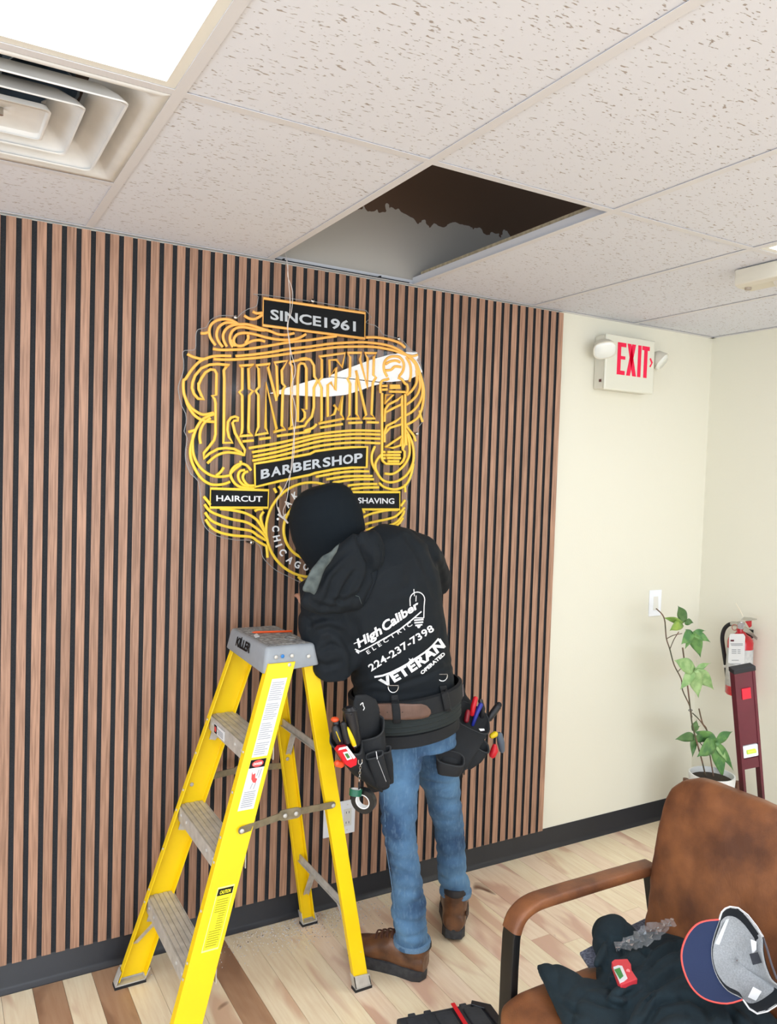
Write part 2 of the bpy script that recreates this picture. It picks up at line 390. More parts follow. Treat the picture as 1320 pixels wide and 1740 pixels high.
# walls
for nm_, seg_ in (('wall_front', [((-3.2, -6.5, -.02), (XW, -6.4, .45)), ((-3.2, -6.5, 2.0), (XW, -6.4, CH))]), ('wall_left', [((-3.3, -6.4, -.02), (-3.2, .12, .45)), ((-3.3, -6.4, 2.0), (-3.2, .12, CH)), ((-3.3, -.9, .45), (-3.2, .12, 2.0)), ((-3.3, -6.4, .45), (-3.2, -4.9, 2.0))])):  # unseen walls added; their openings shape the daylight falloff near the ceiling
    mb_ = MB()
    for a_, b_ in seg_: mb_.box2(a_, b_)
    put(nm_, mb_, M_wall, kind='structure', smooth=False)
def mask_wall_mat():
    # wall board above the grid: grey primer with a ragged brushed edge over old brown plaster
    m = bpy.data.materials.new('plenum_wall'); m.use_nodes = True; N = m.node_tree.nodes; L = m.node_tree.links; b = N['Principled BSDF']; b.inputs['Roughness'].default_value = .85
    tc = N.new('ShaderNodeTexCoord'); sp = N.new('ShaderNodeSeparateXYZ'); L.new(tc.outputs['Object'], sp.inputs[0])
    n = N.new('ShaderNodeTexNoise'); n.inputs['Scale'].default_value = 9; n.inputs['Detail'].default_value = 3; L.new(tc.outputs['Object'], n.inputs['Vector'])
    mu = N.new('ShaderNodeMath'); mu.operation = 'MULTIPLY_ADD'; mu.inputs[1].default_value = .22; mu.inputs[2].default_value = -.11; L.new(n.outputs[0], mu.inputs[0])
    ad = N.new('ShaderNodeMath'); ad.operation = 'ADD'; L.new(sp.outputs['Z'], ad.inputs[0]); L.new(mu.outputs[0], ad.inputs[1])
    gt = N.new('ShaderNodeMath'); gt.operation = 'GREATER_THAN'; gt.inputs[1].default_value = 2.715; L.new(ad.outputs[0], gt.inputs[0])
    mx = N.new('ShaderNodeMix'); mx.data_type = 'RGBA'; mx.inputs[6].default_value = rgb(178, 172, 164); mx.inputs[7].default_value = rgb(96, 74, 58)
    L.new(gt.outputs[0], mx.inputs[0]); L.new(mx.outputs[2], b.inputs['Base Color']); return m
wb = put('wall_back', MB().box2((-3.2, 0, -.02), (XW, .12, CH+.02)), M_wall, kind='structure', smooth=False)
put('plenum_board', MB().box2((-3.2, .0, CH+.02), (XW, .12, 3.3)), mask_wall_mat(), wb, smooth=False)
wr = put('wall_right', MB().box2((XW, -6.4, -.02), (XW+.12, .12, 3.3)), M_wall, kind='structure', smooth=False)
# slat panel on the back wall
SX1 = 2.0; PITCH_S = .0433; SB = .098; ST = CH-.006
sp = put('felt_panel', MB().box2((-2.2, -.008, SB), (SX1, 0, ST)), M_felt, None, loc=(0, 0, 0), kind='structure', smooth=False)
sp.name = 'trim_1'; ROOT['trim_1'] = Vector(); sp.data.name = 'slat_wall_panel'
slat_me = None
n = 0; cx = 1.9845
while cx > -2.15:
    if slat_me is None:
        slat_me = MB().box2((-.0139, -.0165, SB+.001), (.0139, -.0081, ST-.001)).mesh('slat'); slat_me.materials.append(M_slat); slat_me.materials.append(M_felt)
        for f_ in slat_me.polygons: f_.material_index = 0 if abs(f_.normal.y) > .5 else 1
    if n % 14 == 13 and False: pass
    o = bpy.data.objects.new('slat', slat_me); COL.objects.link(o); o.location = (cx, 0, 0); o.parent = sp
    cx -= PITCH_S; n += 1
# vinyl base with toe
def base_prof(pts, name, a, bb, along):
    mb = MB(); prof = [(0, 0), (-.016, 0), (-.016, .003), (-.008, .012), (-.004, .02), (-.004, .094), (-.002, .098), (0, .098)]
    if along == 'x': mb.prism([(a, p[0], p[1]) for p in prof], (bb-a, 0, 0))
    else: mb.prism([(XW+p[0], a, p[1]) for p in prof], (0, bb-a, 0))
    return put(name, mb, M_base, kind='structure')
base_prof(None, 'baseboard_back', -3.2, XW, 'x'); base_prof(None, 'baseboard_right', -6.4, -.016, 'y')
# ceiling
deck = put('ceiling', MB().box2((-3.2, -6.4, 3.2), (XW+.1, .12, 3.3)), mat('dark_deck', (38, 32, 28), .9), kind='structure', smooth=False)
put('plenum_side', MB().box2((-3.3, -6.4, CH), (-3.2, .12, 3.3)).box2((-3.2, -6.5, CH), (XW+.1, -6.4, 3.3)), mat('dark_deck2', (62, 56, 52), .9), deck, smooth=False)  # unseen closures added to keep outside light out of the plenum
S = .61; Y1 = -1.0716
ylines = [0, Y1, Y1-1.22, Y1-2.44, Y1-3.66, -6.4]
tile_cache = {}
tk = .016; gw = .012
def tile(x0, x1, y0, y1):
    put('ceiling_tile', MB().box2((x0+.006, y0+.006, CH+.0032), (x1-.006, y1-.006, CH+tk)), M_tile, deck, smooth=False)
xs = [i*S for i in range(-5, 6)]
for i in range(-5, 5):
    x0 = i*S; x1 = min((i+1)*S, XW)
    for j in range(5):
        y1 = ylines[j]; y0 = ylines[j+1]
        if i == 1 and j == 0: continue                         # the lifted tile
        if i == -1 and j == 0: tile(x0, x1, -.455, 0); continue  # beside the diffuser
        if j == 1 and i in (-1, 3): continue                   # light panels
        if j == 3 and i in (-1, 3, 1): continue
        tile(x0, x1, y0, y1)
def tbar(a, b):
    a = Vector(a); b = Vector(b); d = (b-a).normalized(); s = Vector((-d.y, d.x, 0))
    mb = MB(); prof = [(-gw, 0), (gw, 0), (gw, .0013), (.001, .0013), (.001, .032), (-.001, .032), (-.001, .0013), (-gw, .0013)]
    mb.prism([a+s*p[0]+Z3*p[1] for p in prof], b-a); put('ceiling_grid_bar', mb, M_grid, deck, smooth=False)
for i in range(-5, 5): tbar((i*S, 0, CH), (i*S, -6.4, CH))
for yl in ylines[1:5]:
    for i in range(-5, 5): tbar((i*S+gw, yl, CH+.0002), (min((i+1)*S, XW)-gw, yl, CH+.0002))
tbar((-S+gw, -.455, CH+.0002), (-gw, -.455, CH+.0002))
put('ceiling_tile', MB().box2((1.232, -1.09, CH+.033), (1.80, .0-.04, CH+.049)), mat('tile_raw_edge', (196, 178, 146), .9, var=.3, vscale=60), deck, smooth=False)
# wall angles
put('wall_angle', MB().prism([(-3.2, 0, CH-.0004), (-3.2, -.024, CH-.0004), (-3.2, -.024, CH+.001), (-3.2, -.001, CH+.001), (-3.2, -.001, CH+.022), (-3.2, 0, CH+.022)], (XW+3.2, 0, 0)), M_grid, deck, smooth=False)
put('wall_angle', MB().prism([(XW, -6.4, CH-.0004), (XW-.022, -6.4, CH-.0004), (XW-.022, -6.4, CH+.001), (XW, -6.4, CH+.001)], (0, 6.4, 0)), M_grid, deck, smooth=False)
# tiny dark bits left in the open bay
put('grid_clip', MB().box2((.63, -.024, CH+.0015), (1.19, -.018, CH+.005)).box2((.655, -.04, CH+.002), (.66, -.006, CH+.006)).box2((1.05, -.04, CH+.002), (1.055, -.006, CH+.006)), M_black, deck, smooth=False)

# light panels
M_diff = mat('lit_diffuser', (236, 244, 255), .6, emit=PANEL_EMIT)
def light_panel(i, j, label):
    x0 = i*S; x1 = x0+S; y1 = ylines[j]; y0 = ylines[j+1]
    t = thing('ceiling_light', label, 'ceiling light', ((x0+x1)/2, (y0+y1)/2, CH), 'flat ceiling light panels')
    f = .022; mb = MB()
    for a, b in (((x0+gw, y0+gw), (x0+gw+f, y1-gw)), ((x1-gw-f, y0+gw), (x1-gw, y1-gw)), ((x0+gw+f, y0+gw), (x1-gw-f, y0+gw+f)), ((x0+gw+f, y1-gw-f), (x1-gw-f, y1-gw))):
        mb.box2((a[0], a[1], CH+.002), (b[0], b[1], CH+.012))
    put('frame', mb, M_wplastic, t, smooth=False)
    put('diffuser', MB().box2((x0+gw+f, y0+gw+f, CH+.006), (x1-gw-f, y1-gw-f, CH+.011)), M_diff, t, smooth=False)
light_panel(-1, 1, 'glowing white ceiling light panel next to the square air vent')
light_panel(3, 1, 'ceiling light panel just peeking in at the right edge above the beige box')
for i, q in ((-1, 'left'), (1, 'middle'), (3, 'right')): light_panel(i, 3, f'{q} one of three added ceiling light panels unseen behind the viewpoint')  # unseen panels, added as extra sources for the room lighting

# square air diffuser
M_vent = mat('vent_white_enamel', (226, 224, 220), .5, var=.12, vscale=8)
c = Vector((-S/2, (Y1-.455)/2, CH)); h = S/2-gw
t = thing('air_vent', 'square white ceiling air vent with stepped rings beside the glowing light panel', 'vent', c)
def sqring(h1, h2, z1, z2, r1=.0, r2=.0, n=5):
    def loop(hh, r, z):
        r = max(r, .002); o = []
        for q, (sx, sy) in enumerate(((1, 1), (-1, 1), (-1, -1), (1, -1))):
            for k in range(n+1):
                a = PI/2*q+PI/2*k/n; o.append(c+Vector((sx*(hh-r)+r*math.cos(a), sy*(hh-r)+r*math.sin(a), z)))
        return o
    a = loop(h1, r1, z1); b = loop(h2, r2, z2); m = len(a); return a, b, m
def shell(prof, name, mtl, thick=.0012):
    mb = MB(); loops = [sqring(h1, h1, z, z, r, r)[0] for h1, z, r in prof]; m = len(loops[0])
    vs = [v for l in loops for v in l]; fs = []
    for i in range(len(loops)-1): fs += [(i*m+k, i*m+(k+1) % m, (i+1)*m+(k+1) % m, (i+1)*m+k) for k in range(m)]
    mb.add(vs, fs); o = put(name, mb, mtl, t, auto=40); sd = o.modifiers.new('t', 'SOLIDIFY'); sd.thickness = thick; return o
shell([(h, .002, .001), (h-.018, .002, .004), (h-.03, .008, .02), (.235, .05, .03), (.19, .075, .04), (.165, .08, .06)], 'back_cone', M_vent)
duct = MB().lathe([(.16, .078), (.155, .08), (.15, .09), (.15, .24), (.02, .24)], c, 28)
put('duct_collar', duct, mat('galvanised_duct', (92, 108, 124), .45, .5, var=.3, vscale=12), t)
for hh in (.225, .152): shell([(hh-.006, -.006, .018), (hh, -.008, .018), (hh+.001, -.005, .018), (hh-.012, .012, .02), (hh-.04, .035, .02), (hh-.062, .045, .02)], 'louver_ring', M_vent)
shell([(.086, -.008, .014), (.092, -.007, .014), (.085, .006, .014), (.07, .01, .01), (.03, .013, .01), (.004, .013, .002)], 'center_pan', M_vent)
put('screw', MB().cyl(c+Vector((0, 0, .012)), c+Vector((0, 0, -.004)), .005, 10), M_chrome, t)
mb = MB()
for a in (.4, 1.97, 3.54, 5.1): mb.box2(c+Vector((0, 0, .11)), c+Vector((.004, .15, .16))) if a < 1 else mb.box(c+Vector((.075*math.cos(a), .075*math.sin(a), .13)), (.14, .003, .05), Matrix.Rotation(a, 3, 'Z'))
put('damper_blade', mb, mat('damper_metal', (130, 146, 160), .4, .5), t, smooth=False)
put('bracket', MB().box(c+Vector((.12, .06, .07)), (.06, .03, .003), Matrix.Rotation(.4, 3, 'Z')), M_vent, t, smooth=False)

# ============================================================ STEP LADDER
def lerp(a, b, t): return a+(b-a)*t
LD = thing('step_ladder', 'yellow fibreglass step ladder with grey cap and aluminium steps', 'ladder', (.5, -.32, 0))
def fx(z): return .102+.3155*z            # front edge of the front rails
def yfar(z): return -.118-.052*z
def ynear(z): return -.648+.128*z
def rail_channel(xf, yf, wx, z0, z1, name, fl, thick, inward, back=False):
    # C channel: web in the x-z plane, flanges pointing inward
    def P(z, a, b): return Vector((xf(z)+a, yf(z)+inward*b, z))
    mb = MB(); prof = [(0, 0), (wx, 0), (wx, fl), (wx-thick, fl), (wx-thick, thick), (thick, thick), (thick, fl), (0, fl)]
    vs = [P(z0, *p) for p in prof]+[P(z1, *p) for p in prof]; n = 8
    fs = [(i, (i+1) % n, n+(i+1) % n, n+i) for i in range(n)]+[(0, 1, 4, 5)[::-1], (1, 2, 3, 4)[::-1], (0, 5, 6, 7)[::-1], (n, n+1, n+4, n+5), (n+1, n+2, n+3, n+4), (n, n+5, n+6, n+7)]
    mb.add(vs, fs); return put(name, mb, M_yellow, LD, auto=20, bevel=.0015)
WX_ = .088
rail_channel(fx, yfar, WX_, .02, 1.11, 'front_rail', .028, .004, -1)
rail_channel(fx, ynear, WX_, .02, 1.11, 'front_rail', .028, .004, 1)
def rx(z): return .787-.187*z
def ryf(z): return -.062-.075*z
def ryn(z): return -.508+.035*z
rail_channel(rx, ryf, .05, .02, 1.10, 'rear_rail', .022, .004, -1)
rail_channel(rx, ryn, .05, .02, 1.10, 'rear_rail', .022, .004, 1)
# steps
for z in (.285, .58, .875):
    y0 = ynear(z)+.006; y1 = yfar(z)-.006; xa = fx(z)+.004; d = .083
    mb = MB()
    for k in range(5): mb.box2((xa+.004+k*.0158, y0, z-.004), (xa+.004+k*.0158+.0135, y1, z+(.0 if k % 2 else -.0012)))
    mb.box2((xa, y0, z-.0065), (xa+d, y1, z-.0035))
    mb.box2((xa-.002, y0, z-.05), (xa+.001, y1, z-.001)); mb.box2((xa+d-.001, y0, z-.05), (xa+d+.002, y1, z-.001))
    st = put('step', mb, M_alu, LD, smooth=False)
    for yy in (y0+.04, y1-.04, y0+.1, y1-.1): put('rivet', MB().ball((xa-.003, yy, z-.022), (.003, .006, .006), seg=10, rings=6), M_alu, st)
    for (yy, sg) in ((y0, 1), (y1, -1)):
        put('step_bracket', MB().prism([(xa+.01, yy, z-.05), (xa+.06, yy, z-.05), (xa+.02, yy, z-.09), (xa+.0, yy, z-.085)], (0, sg*.003, 0)), M_alu, st, smooth=False)
# diagonal braces under the lowest step
put('brace', MB().box2((0, 0, 0), (.001, .001, .001)) if False else MB().prism([(fx(.13)+.01, yfar(.13)-.006, .13), (fx(.13)+.026, yfar(.13)-.006, .128), (.222, -.215, .24), (.207, -.215, .243)], (0, -.003, .002)), M_alu, LD, smooth=False)
put('brace', MB().prism([(.215, ynear(.05)+.012, .05), (.232, ynear(.05)+.012, .05), (.232, -.43, .24), (.215, -.43, .24)], (.0, -.003, .002)), M_alu, LD, smooth=False)
put('brace', MB().prism([(.235, -.135, .17), (.25, -.135, .175), (.262, -.19, .24), (.245, -.19, .24)], (.0, -.003, .002)), M_yellow, LD, smooth=False)
# rear horizontals and X braces
def bar(a, b, w, name='rear_bar', m=None, par=None):
    a = Vector(a); b = Vector(b); d = (b-a).normalized(); s = d.cross(Y3 if abs(d.y) < .8 else X3).normalized()
    u = d.cross(s); mb = MB(); mb.prism([a-s*w/2-u*.002, a+s*w/2-u*.002, a+s*w/2+u*.002, a-s*w/2+u*.002], b-a)
    mb.prism([a-s*w/2+u*.002, a-s*w/2+u*.009, a-s*w/2+s*.002+u*.009, a-s*w/2+s*.002+u*.002], b-a)
    return put(name, mb, m or M_alu, par or LD, smooth=False)
for z in (.27, .80): bar((rx(z)+.026, ryf(z)-.004, z), (rx(z)+.026, ryn(z)+.004, z), .024)
bar((rx(.12)+.03, ryf(.12)-.006, .12), (rx(.26)+.03, -.19, .262), .018, 'brace')
bar((rx(.12)+.03, ryn(.12)+.006, .12), (rx(.26)+.03, -.39, .262), .018, 'brace')
bar((rx(.68)+.03, ryf(.68)-.006, .68), (rx(.79)+.03, -.21, .79), .016, 'brace')
# spreader bars
def flat(a, b, w, t, m, name, par):
    a = Vector(a); b = Vector(b); d = (b-a).normalized(); s = Vector((-d.z, 0, d.x)); mb = MB(); n = 6; pts = []
    for k in range(n+1): an = PI/2+PI*k/n; pts.append(a+d*math.cos(an)*w/2+s*math.sin(an)*w/2)
    for k in range(n+1): an = -PI/2+PI*k/n; pts.append(b+d*math.cos(an)*w/2+s*math.sin(an)*w/2)
    mb.prism(pts, (0, t, 0)); return put(name, mb, m, par, smooth=False)
for (yf_, yr_, sg) in ((ynear(.64)-.008, ryn(.63)-.006, -1), (yfar(.64)+.006, ryf(.63)+.004, 1)):
    h1 = (fx(.645)+.05, yf_, .648); h3 = (rx(.63)+.02, yf_, .632); h3 = (h3[0], yr_-.004*0, h3[2]); hm = (lerp(h1[0], h3[0], .5), (yf_+yr_)/2, .652)
    s_ = flat(h1, hm, .022, .003, M_steel, 'spreader_bar', LD); s2 = flat(hm, h3, .022, .003, M_steel, 'spreader_bar', LD)
    pl = flat((hm[0]-.022, hm[1]-.004, .651), (hm[0]+.022, hm[1]-.004, .651), .034, .003, M_steel, 'hinge_plate', LD)
    for q in (h1, h3, (hm[0]-.018, hm[1]-.005, .651), (hm[0]+.018, hm[1]-.005, .651)):
        put('rivet', MB().ball((q[0], q[1]-.004, q[2]), (.007, .004, .007), seg=12, rings=6), M_alu, LD)
# rivet heads along the flanges
for z in (.27, .31, .565, .86, .63, .75, .44):
    for yy in (yfar(z)-.014, ynear(z)+.014): put('rivet', MB().ball((fx(z)-.001, yy, z), (.0025, .0045, .0045), seg=8, rings=5), M_alu, LD)
put('rivet', MB().ball((rx(.66)+.026, ryf(.66)-.006, .66), (.007, .003, .007), seg=12, rings=6), M_alu, LD)
put('rivet', MB().ball((fx(.63)+.03, yfar(.63)-.006, .64), (.007, .003, .007), seg=12, rings=6), M_alu, LD)
# feet
for (x0, w, yy, sg, dd) in ((fx(0), WX_, yfar(0), -1, .034), (fx(0), WX_, ynear(0), 1, .034), (rx(0), .05, ryf(0), -1, .028), (rx(0), .05, ryn(0), 1, .028)):
    sl = .3155 if w > .06 else -.187
    mb = MB(); ft = thing if False else None
    yo = yy-sg*.004
    mb.prism([(x0-.004, yo, .012), (x0+w+.004, yo, .012), (x0+w+.004+sl*.045, yo, .05), (x0-.004+sl*.05, yo, .055)], (0, sg*.004, 0))
    mb.prism([(x0-.004, yo, .012), (x0-.001, yo, .012), (x0-.001+sl*.05, yo, .055), (x0-.004+sl*.05, yo, .055)], (0, sg*dd, 0))
    mb.prism([(x0+w+.001, yo, .012), (x0+w+.004, yo, .012), (x0+w+.004+sl*.05, yo, .045), (x0+w+.001+sl*.05, yo, .045)], (0, sg*dd, 0))
    mb.box2((x0-.004, yo, .009), (x0+w+.004, yo+sg*dd, .013))
    f_ = put('foot_bracket', mb, M_alu, LD, smooth=False)
    put('rubber_pad', MB().box2((x0-.006, yo-sg*.001, 0), (x0+w+.006, yo+sg*(dd+.001), .009)), M_rub, f_, smooth=False)
# moulded cap
cx0, cx1, cy0, cy1 = .449, .612, -.492, -.162
mb = MB()
def rr_loop(x0, x1, y0, y1, z, r, n=4):
    o = []
    for q, (cx, cy) in enumerate(((x1-r, y1-r), (x0+r, y1-r), (x0+r, y0+r), (x1-r, y0+r))):
        for k in range(n+1): a = PI/2*q+PI/2*k/n; o.append(Vector((cx+r*math.cos(a), cy+r*math.sin(a), z)))
    return o
loops = []
for (e, z, r) in ((.010, 1.092, .014), (.011, 1.094, .014), (.001, 1.15, .014), (-.003, 1.1565, .012), (-.008, 1.158, .010)):
    loops.append(rr_loop(cx0-e, cx1+e, cy0-e, cy1+e, z, r))
m_ = len(loops[0]); vs = [v for l in loops for v in l]
fs = [(i*m_+k, i*m_+(k+1) % m_, (i+1)*m_+(k+1) % m_, (i+1)*m_+k) for i in range(len(loops)-1) for k in range(m_)]+[tuple(range((len(loops)-1)*m_, len(loops)*m_))]
# underside skirt dips at the rail pockets
for i, v in enumerate(vs[:2*m_]):
    if v.x < .56 and v.y < -.46: v.z -= .012
mb.add(vs, fs); capo = put('cap', mb, M_cap, LD, auto=50); q = capo.modifiers.new('t', 'SOLIDIFY'); q.thickness = .006
M_capd = mat('worn_speckled_cap_top', (176, 174, 170), .7, col2=(112, 112, 112), vscale=90, detail=6)
put('cap_tray', MB().prism(rr_loop(cx0+.012, cx1-.012, cy0+.012, cy1-.012, 1.1575, .01), (0, 0, .0012)), M_capd, capo, smooth=False)
mb = MB()
for k in range(7):
    for j in range(3):
        if (k, j) in ((3, 1), (5, 1), (1, 1)): continue
        mb.box((cx0+.035+j*.045, cy0+.04+k*.041, 1.1592), (.03, .03, .0012))
put('tread_pad', mb, M_capd, capo, smooth=False, kind='stuff')
for (x_, y_) in ((.5, -.24), (.565, -.4)):
    put('tool_hole', MB().tube([(x_+.018*math.cos(a*PI/8), y_+.026*math.sin(a*PI/8), 1.1592) for a in range(16)], .0022, 6, True), M_capd, capo)
for (x_, z_) in ((.478, 1.128), (.53, 1.128), (.585, 1.122), (.52, 1.102)): put('rivet', MB().ball((x_, cy0-.006-(1.15-z_)*.16, z_), (.0065, .004, .0065), seg=12, rings=6), M_alu, LD)
put('blue_dot', MB().ball((.499, cy0-.010, 1.129), (.006, .002, .006), seg=12, rings=6), mat('blue_paint', (40, 120, 190), .5), LD, label='blue plastic plug')
nn = Vector((-1, 0, -.16)).normalized()
def capface(u, v, z): return Vector((cx0-.0025-(1-v)*.007, lerp(-.245, -.375, u), lerp(1.117, 1.147, v)+.0005))+nn*(.0012-0)
put('marker_lettering', text_mb('KILLER', capface, bold=.03, spacing=.9), M_black, capo, smooth=False)
mb = MB(); mb.tube([capface(.2, -.05, 0), capface(.32, 1.1, 0)], .0012, 5); mb.tube([capface(.24, .9, 0), capface(.36, .1, 0)], .0012, 5); put('marker_slash', mb, M_black, capo)
# labels on the near rail (outer face)
def railpt(s, z, lift=.0009): return Vector((fx(z)+s*WX_, ynear(z)-.0002-lift, z))
def rlabel(name, s0, s1, z0, z1, m, lift=.0006, par=LD, slant=0):
    mb = MB(); mb.prism([railpt(s0, z0, lift), railpt(s1, z0+slant, lift), railpt(s1, z1+slant, lift), railpt(s0, z1, lift)], (0, .0005, 0)); return put(name, mb, m, par, smooth=False)
M_lab = mat('label_white', (232, 232, 232), .45)
lb = rlabel('safety_label', .28, .83, .845, 1.065, M_lab)
M_ink = mat('label_grey_ink', (165, 167, 172), .6); M_lred = mat('label_red', (222, 72, 70), .5)
mb = MB()
for k in range(34):
    z = 1.055-k*.0061
    if k in (9, 18, 27): continue
    e = .80-R.random()*.16
    mb.prism([railpt(.32, z-.0022, .0016), railpt(e, z-.0022, .0016), railpt(e, z, .0016), railpt(.32, z, .0016)], (0, .0004, 0))
put('fine_print', mb, M_ink, lb, smooth=False, kind='stuff')
lb2 = rlabel('danger_label', .28, .83, .70, .838, M_lab)
rlabel('danger_header', .28, .83, .815, .838, M_black, .0014, lb2)
def rl_text(s, a, bq, z0, h, m, par, bold=.03, lift=.0026):
    return put('lettering', text_mb(s, lambda u, v, z: railpt(lerp(a, bq, u), z0+h*v, lift), bold=bold), m, par, smooth=False)
put('danger_oval', MB().prism([railpt(.555+.2*math.cos(k*PI/12), .8265+.0095*math.sin(k*PI/12), .002) for k in range(24)], (0, .0004, 0)), M_lred, lb2, smooth=False)
rl_text('DANGER', .4, .71, .823, .0075, M_white, lb2)
put('warning_picture', MB().prism([railpt(.42, .806, .0016), railpt(.48, .796, .0016), railpt(.56, .8, .0016), railpt(.6, .786, .0016), railpt(.68, .783, .0016), railpt(.66, .772, .0016), railpt(.56, .774, .0016), railpt(.47, .784, .0016)], (0, .0004, 0)), M_lred, lb2, smooth=False)
mb = MB()
for (a, b_, z0, z1) in ((.62, .65, .79, .808), (.7, .73, .785, .81), (.5, .54, .757, .772), (.62, .65, .755, .772)):
    mb.prism([railpt(a, z0, .0016), railpt(a+.03, z0, .0016), railpt(b_+.03, z1, .0016), railpt(b_, z1, .0016)], (0, .0004, 0))
put('picture_lines', mb, M_ink, lb2, smooth=False, kind='stuff')
mb = MB()
for k in range(8): mb.prism([railpt(.34, .748-k*.0057, .0016), railpt(.76-R.random()*.1, .748-k*.0057, .0016), railpt(.76, .7505-k*.0057, .0016), railpt(.34, .7505-k*.0057, .0016)], (0, .0004, 0))
put('fine_print', mb, M_ink, lb2, smooth=False, kind='stuff')
M_yl = mat('label_yellow', (246, 236, 30), .4); M_ylb = mat('label_cream_border', (250, 240, 150), .4); M_yin = mat('label_olive_ink', (160, 150, 10), .5)
lb3 = rlabel('caution_label', .3, .86, .335, .5, M_ylb)
rlabel('caution_field', .325, .835, .34, .496, M_yl, .0014, lb3)
rlabel('caution_header', .325, .835, .478, .496, M_black, .0018, lb3)
rl_text('CAUTION', .4, .76, .482, .010, M_yl, lb3)
mb = MB()
for k in range(20):
    z = .468-k*.0062
    mb.prism([railpt(.38+(.16 if 5 < k < 13 else 0), z-.002, .0022), railpt(.78, z-.002, .0022), railpt(.78-R.random()*.1, z, .0022), railpt(.38+(.16 if 5 < k < 13 else 0), z, .0022)], (0, .0004, 0))
put('fine_print', mb, M_yin, lb3, smooth=False, kind='stuff')
# label on the front lip of the top step
zt = .875; xl = fx(zt)+.0015
sl_ = put('step_label', MB().box2((xl-.002, -.335, zt-.043), (xl-.0005, -.235, zt-.012)), M_lab, LD, smooth=False)
put('step_label_header', MB().box2((xl-.003, -.262, zt-.041), (xl-.0018, -.238, zt-.014)), M_black, sl_, smooth=False)
put('step_label_oval', MB().prism([(xl-.0034, -.25+.009*math.cos(k*PI/8), zt-.0275+.009*math.sin(k*PI/8)) for k in range(16)], (.0004, 0, 0)), M_lred, sl_, smooth=False)
mb = MB()
for k in range(4): mb.box2((xl-.003, -.325, zt-.022-k*.005), (xl-.0018, -.268-R.random()*.01, zt-.02-k*.005))
put('fine_print', mb, M_ink, sl_, smooth=False, kind='stuff')
# orange stick on the cap
a_ = WZ(428, 1074.5, 1.165); b_ = WZ(496, 1072.5, 1.163)
tag(put('marking_pencil', MB().tube([a_, a_+(b_-a_)*.08, b_], [.001, .0036, .0036], 6), mat('orange_lacquer', (232, 88, 32), .4), loc=a_), 'orange pencil lying across the grey ladder cap', 'pencil')
tag(put('paper_scrap', MB().prism([WZ(431, 1080, 1.161), WZ(436, 1077, 1.161), WZ(441, 1082, 1.161), WZ(434, 1084, 1.161)], (0, 0, .002)), M_white, loc=WZ(434, 1081, 1.16), smooth=False), 'tiny white scrap on the ladder cap beside the orange pencil', 'scrap')

# ============================================================ NEON SIGN
SY = -.062                                  # plane of the clear sheet's front
def Sg(px, py, y=SY-.006): return W(px, py, y)
_cr = {'A': (300, 490, 5.739), 'B': (500, 490, 5.739), 'C': (300, 640, 5.739), 'D': (500, 640, 5.739), 'E': (300, 780, 5.077), 'F': (520, 740, 6.286)}
def tr(s):
    """read a traced line: crop letter then x,y pairs"""
    out = []; cur = None
    for tkn in s.split():
        if tkn in _cr: cur = _cr[tkn]; continue
        if tkn == 'P': cur = (0, 0, 1); continue
        a, b_ = tkn.split(','); out.append((cur[0]+float(a)/cur[2], cur[1]+float(b_)/cur[2]))
    return out
SIGN = thing('neon_sign', 'yellow outlined barbershop neon sign on a clear sheet against the slat wall', 'sign', (.77, SY, 1.27))
def neon_mat():
    m = bpy.data.materials.new('neon_tube_silicone'); m.use_nodes = True; N = m.node_tree.nodes; L = m.node_tree.links; b = N['Principled BSDF']
    tc = N.new('ShaderNodeTexCoord'); sp_ = N.new('ShaderNodeSeparateXYZ'); L.new(tc.outputs['Object'], sp_.inputs[0])
    r = N.new('ShaderNodeMapRange'); r.inputs['From Min'].default_value = .35; r.inputs['From Max'].default_value = .95; L.new(sp_.outputs['Z'], r.inputs['Value'])
    mx = N.new('ShaderNodeMix'); mx.data_type = 'RGBA'; mx.inputs[6].default_value = rgb(255, 216, 66); mx.inputs[7].default_value = rgb(255, 186, 96); L.new(r.outputs[0], mx.inputs[0]); L.new(mx.outputs[2], b.inputs['Base Color'])
    b.inputs['Roughness'].default_value = .45; b.inputs['Subsurface Weight'].default_value = 0; return m
M_neon = neon_mat()
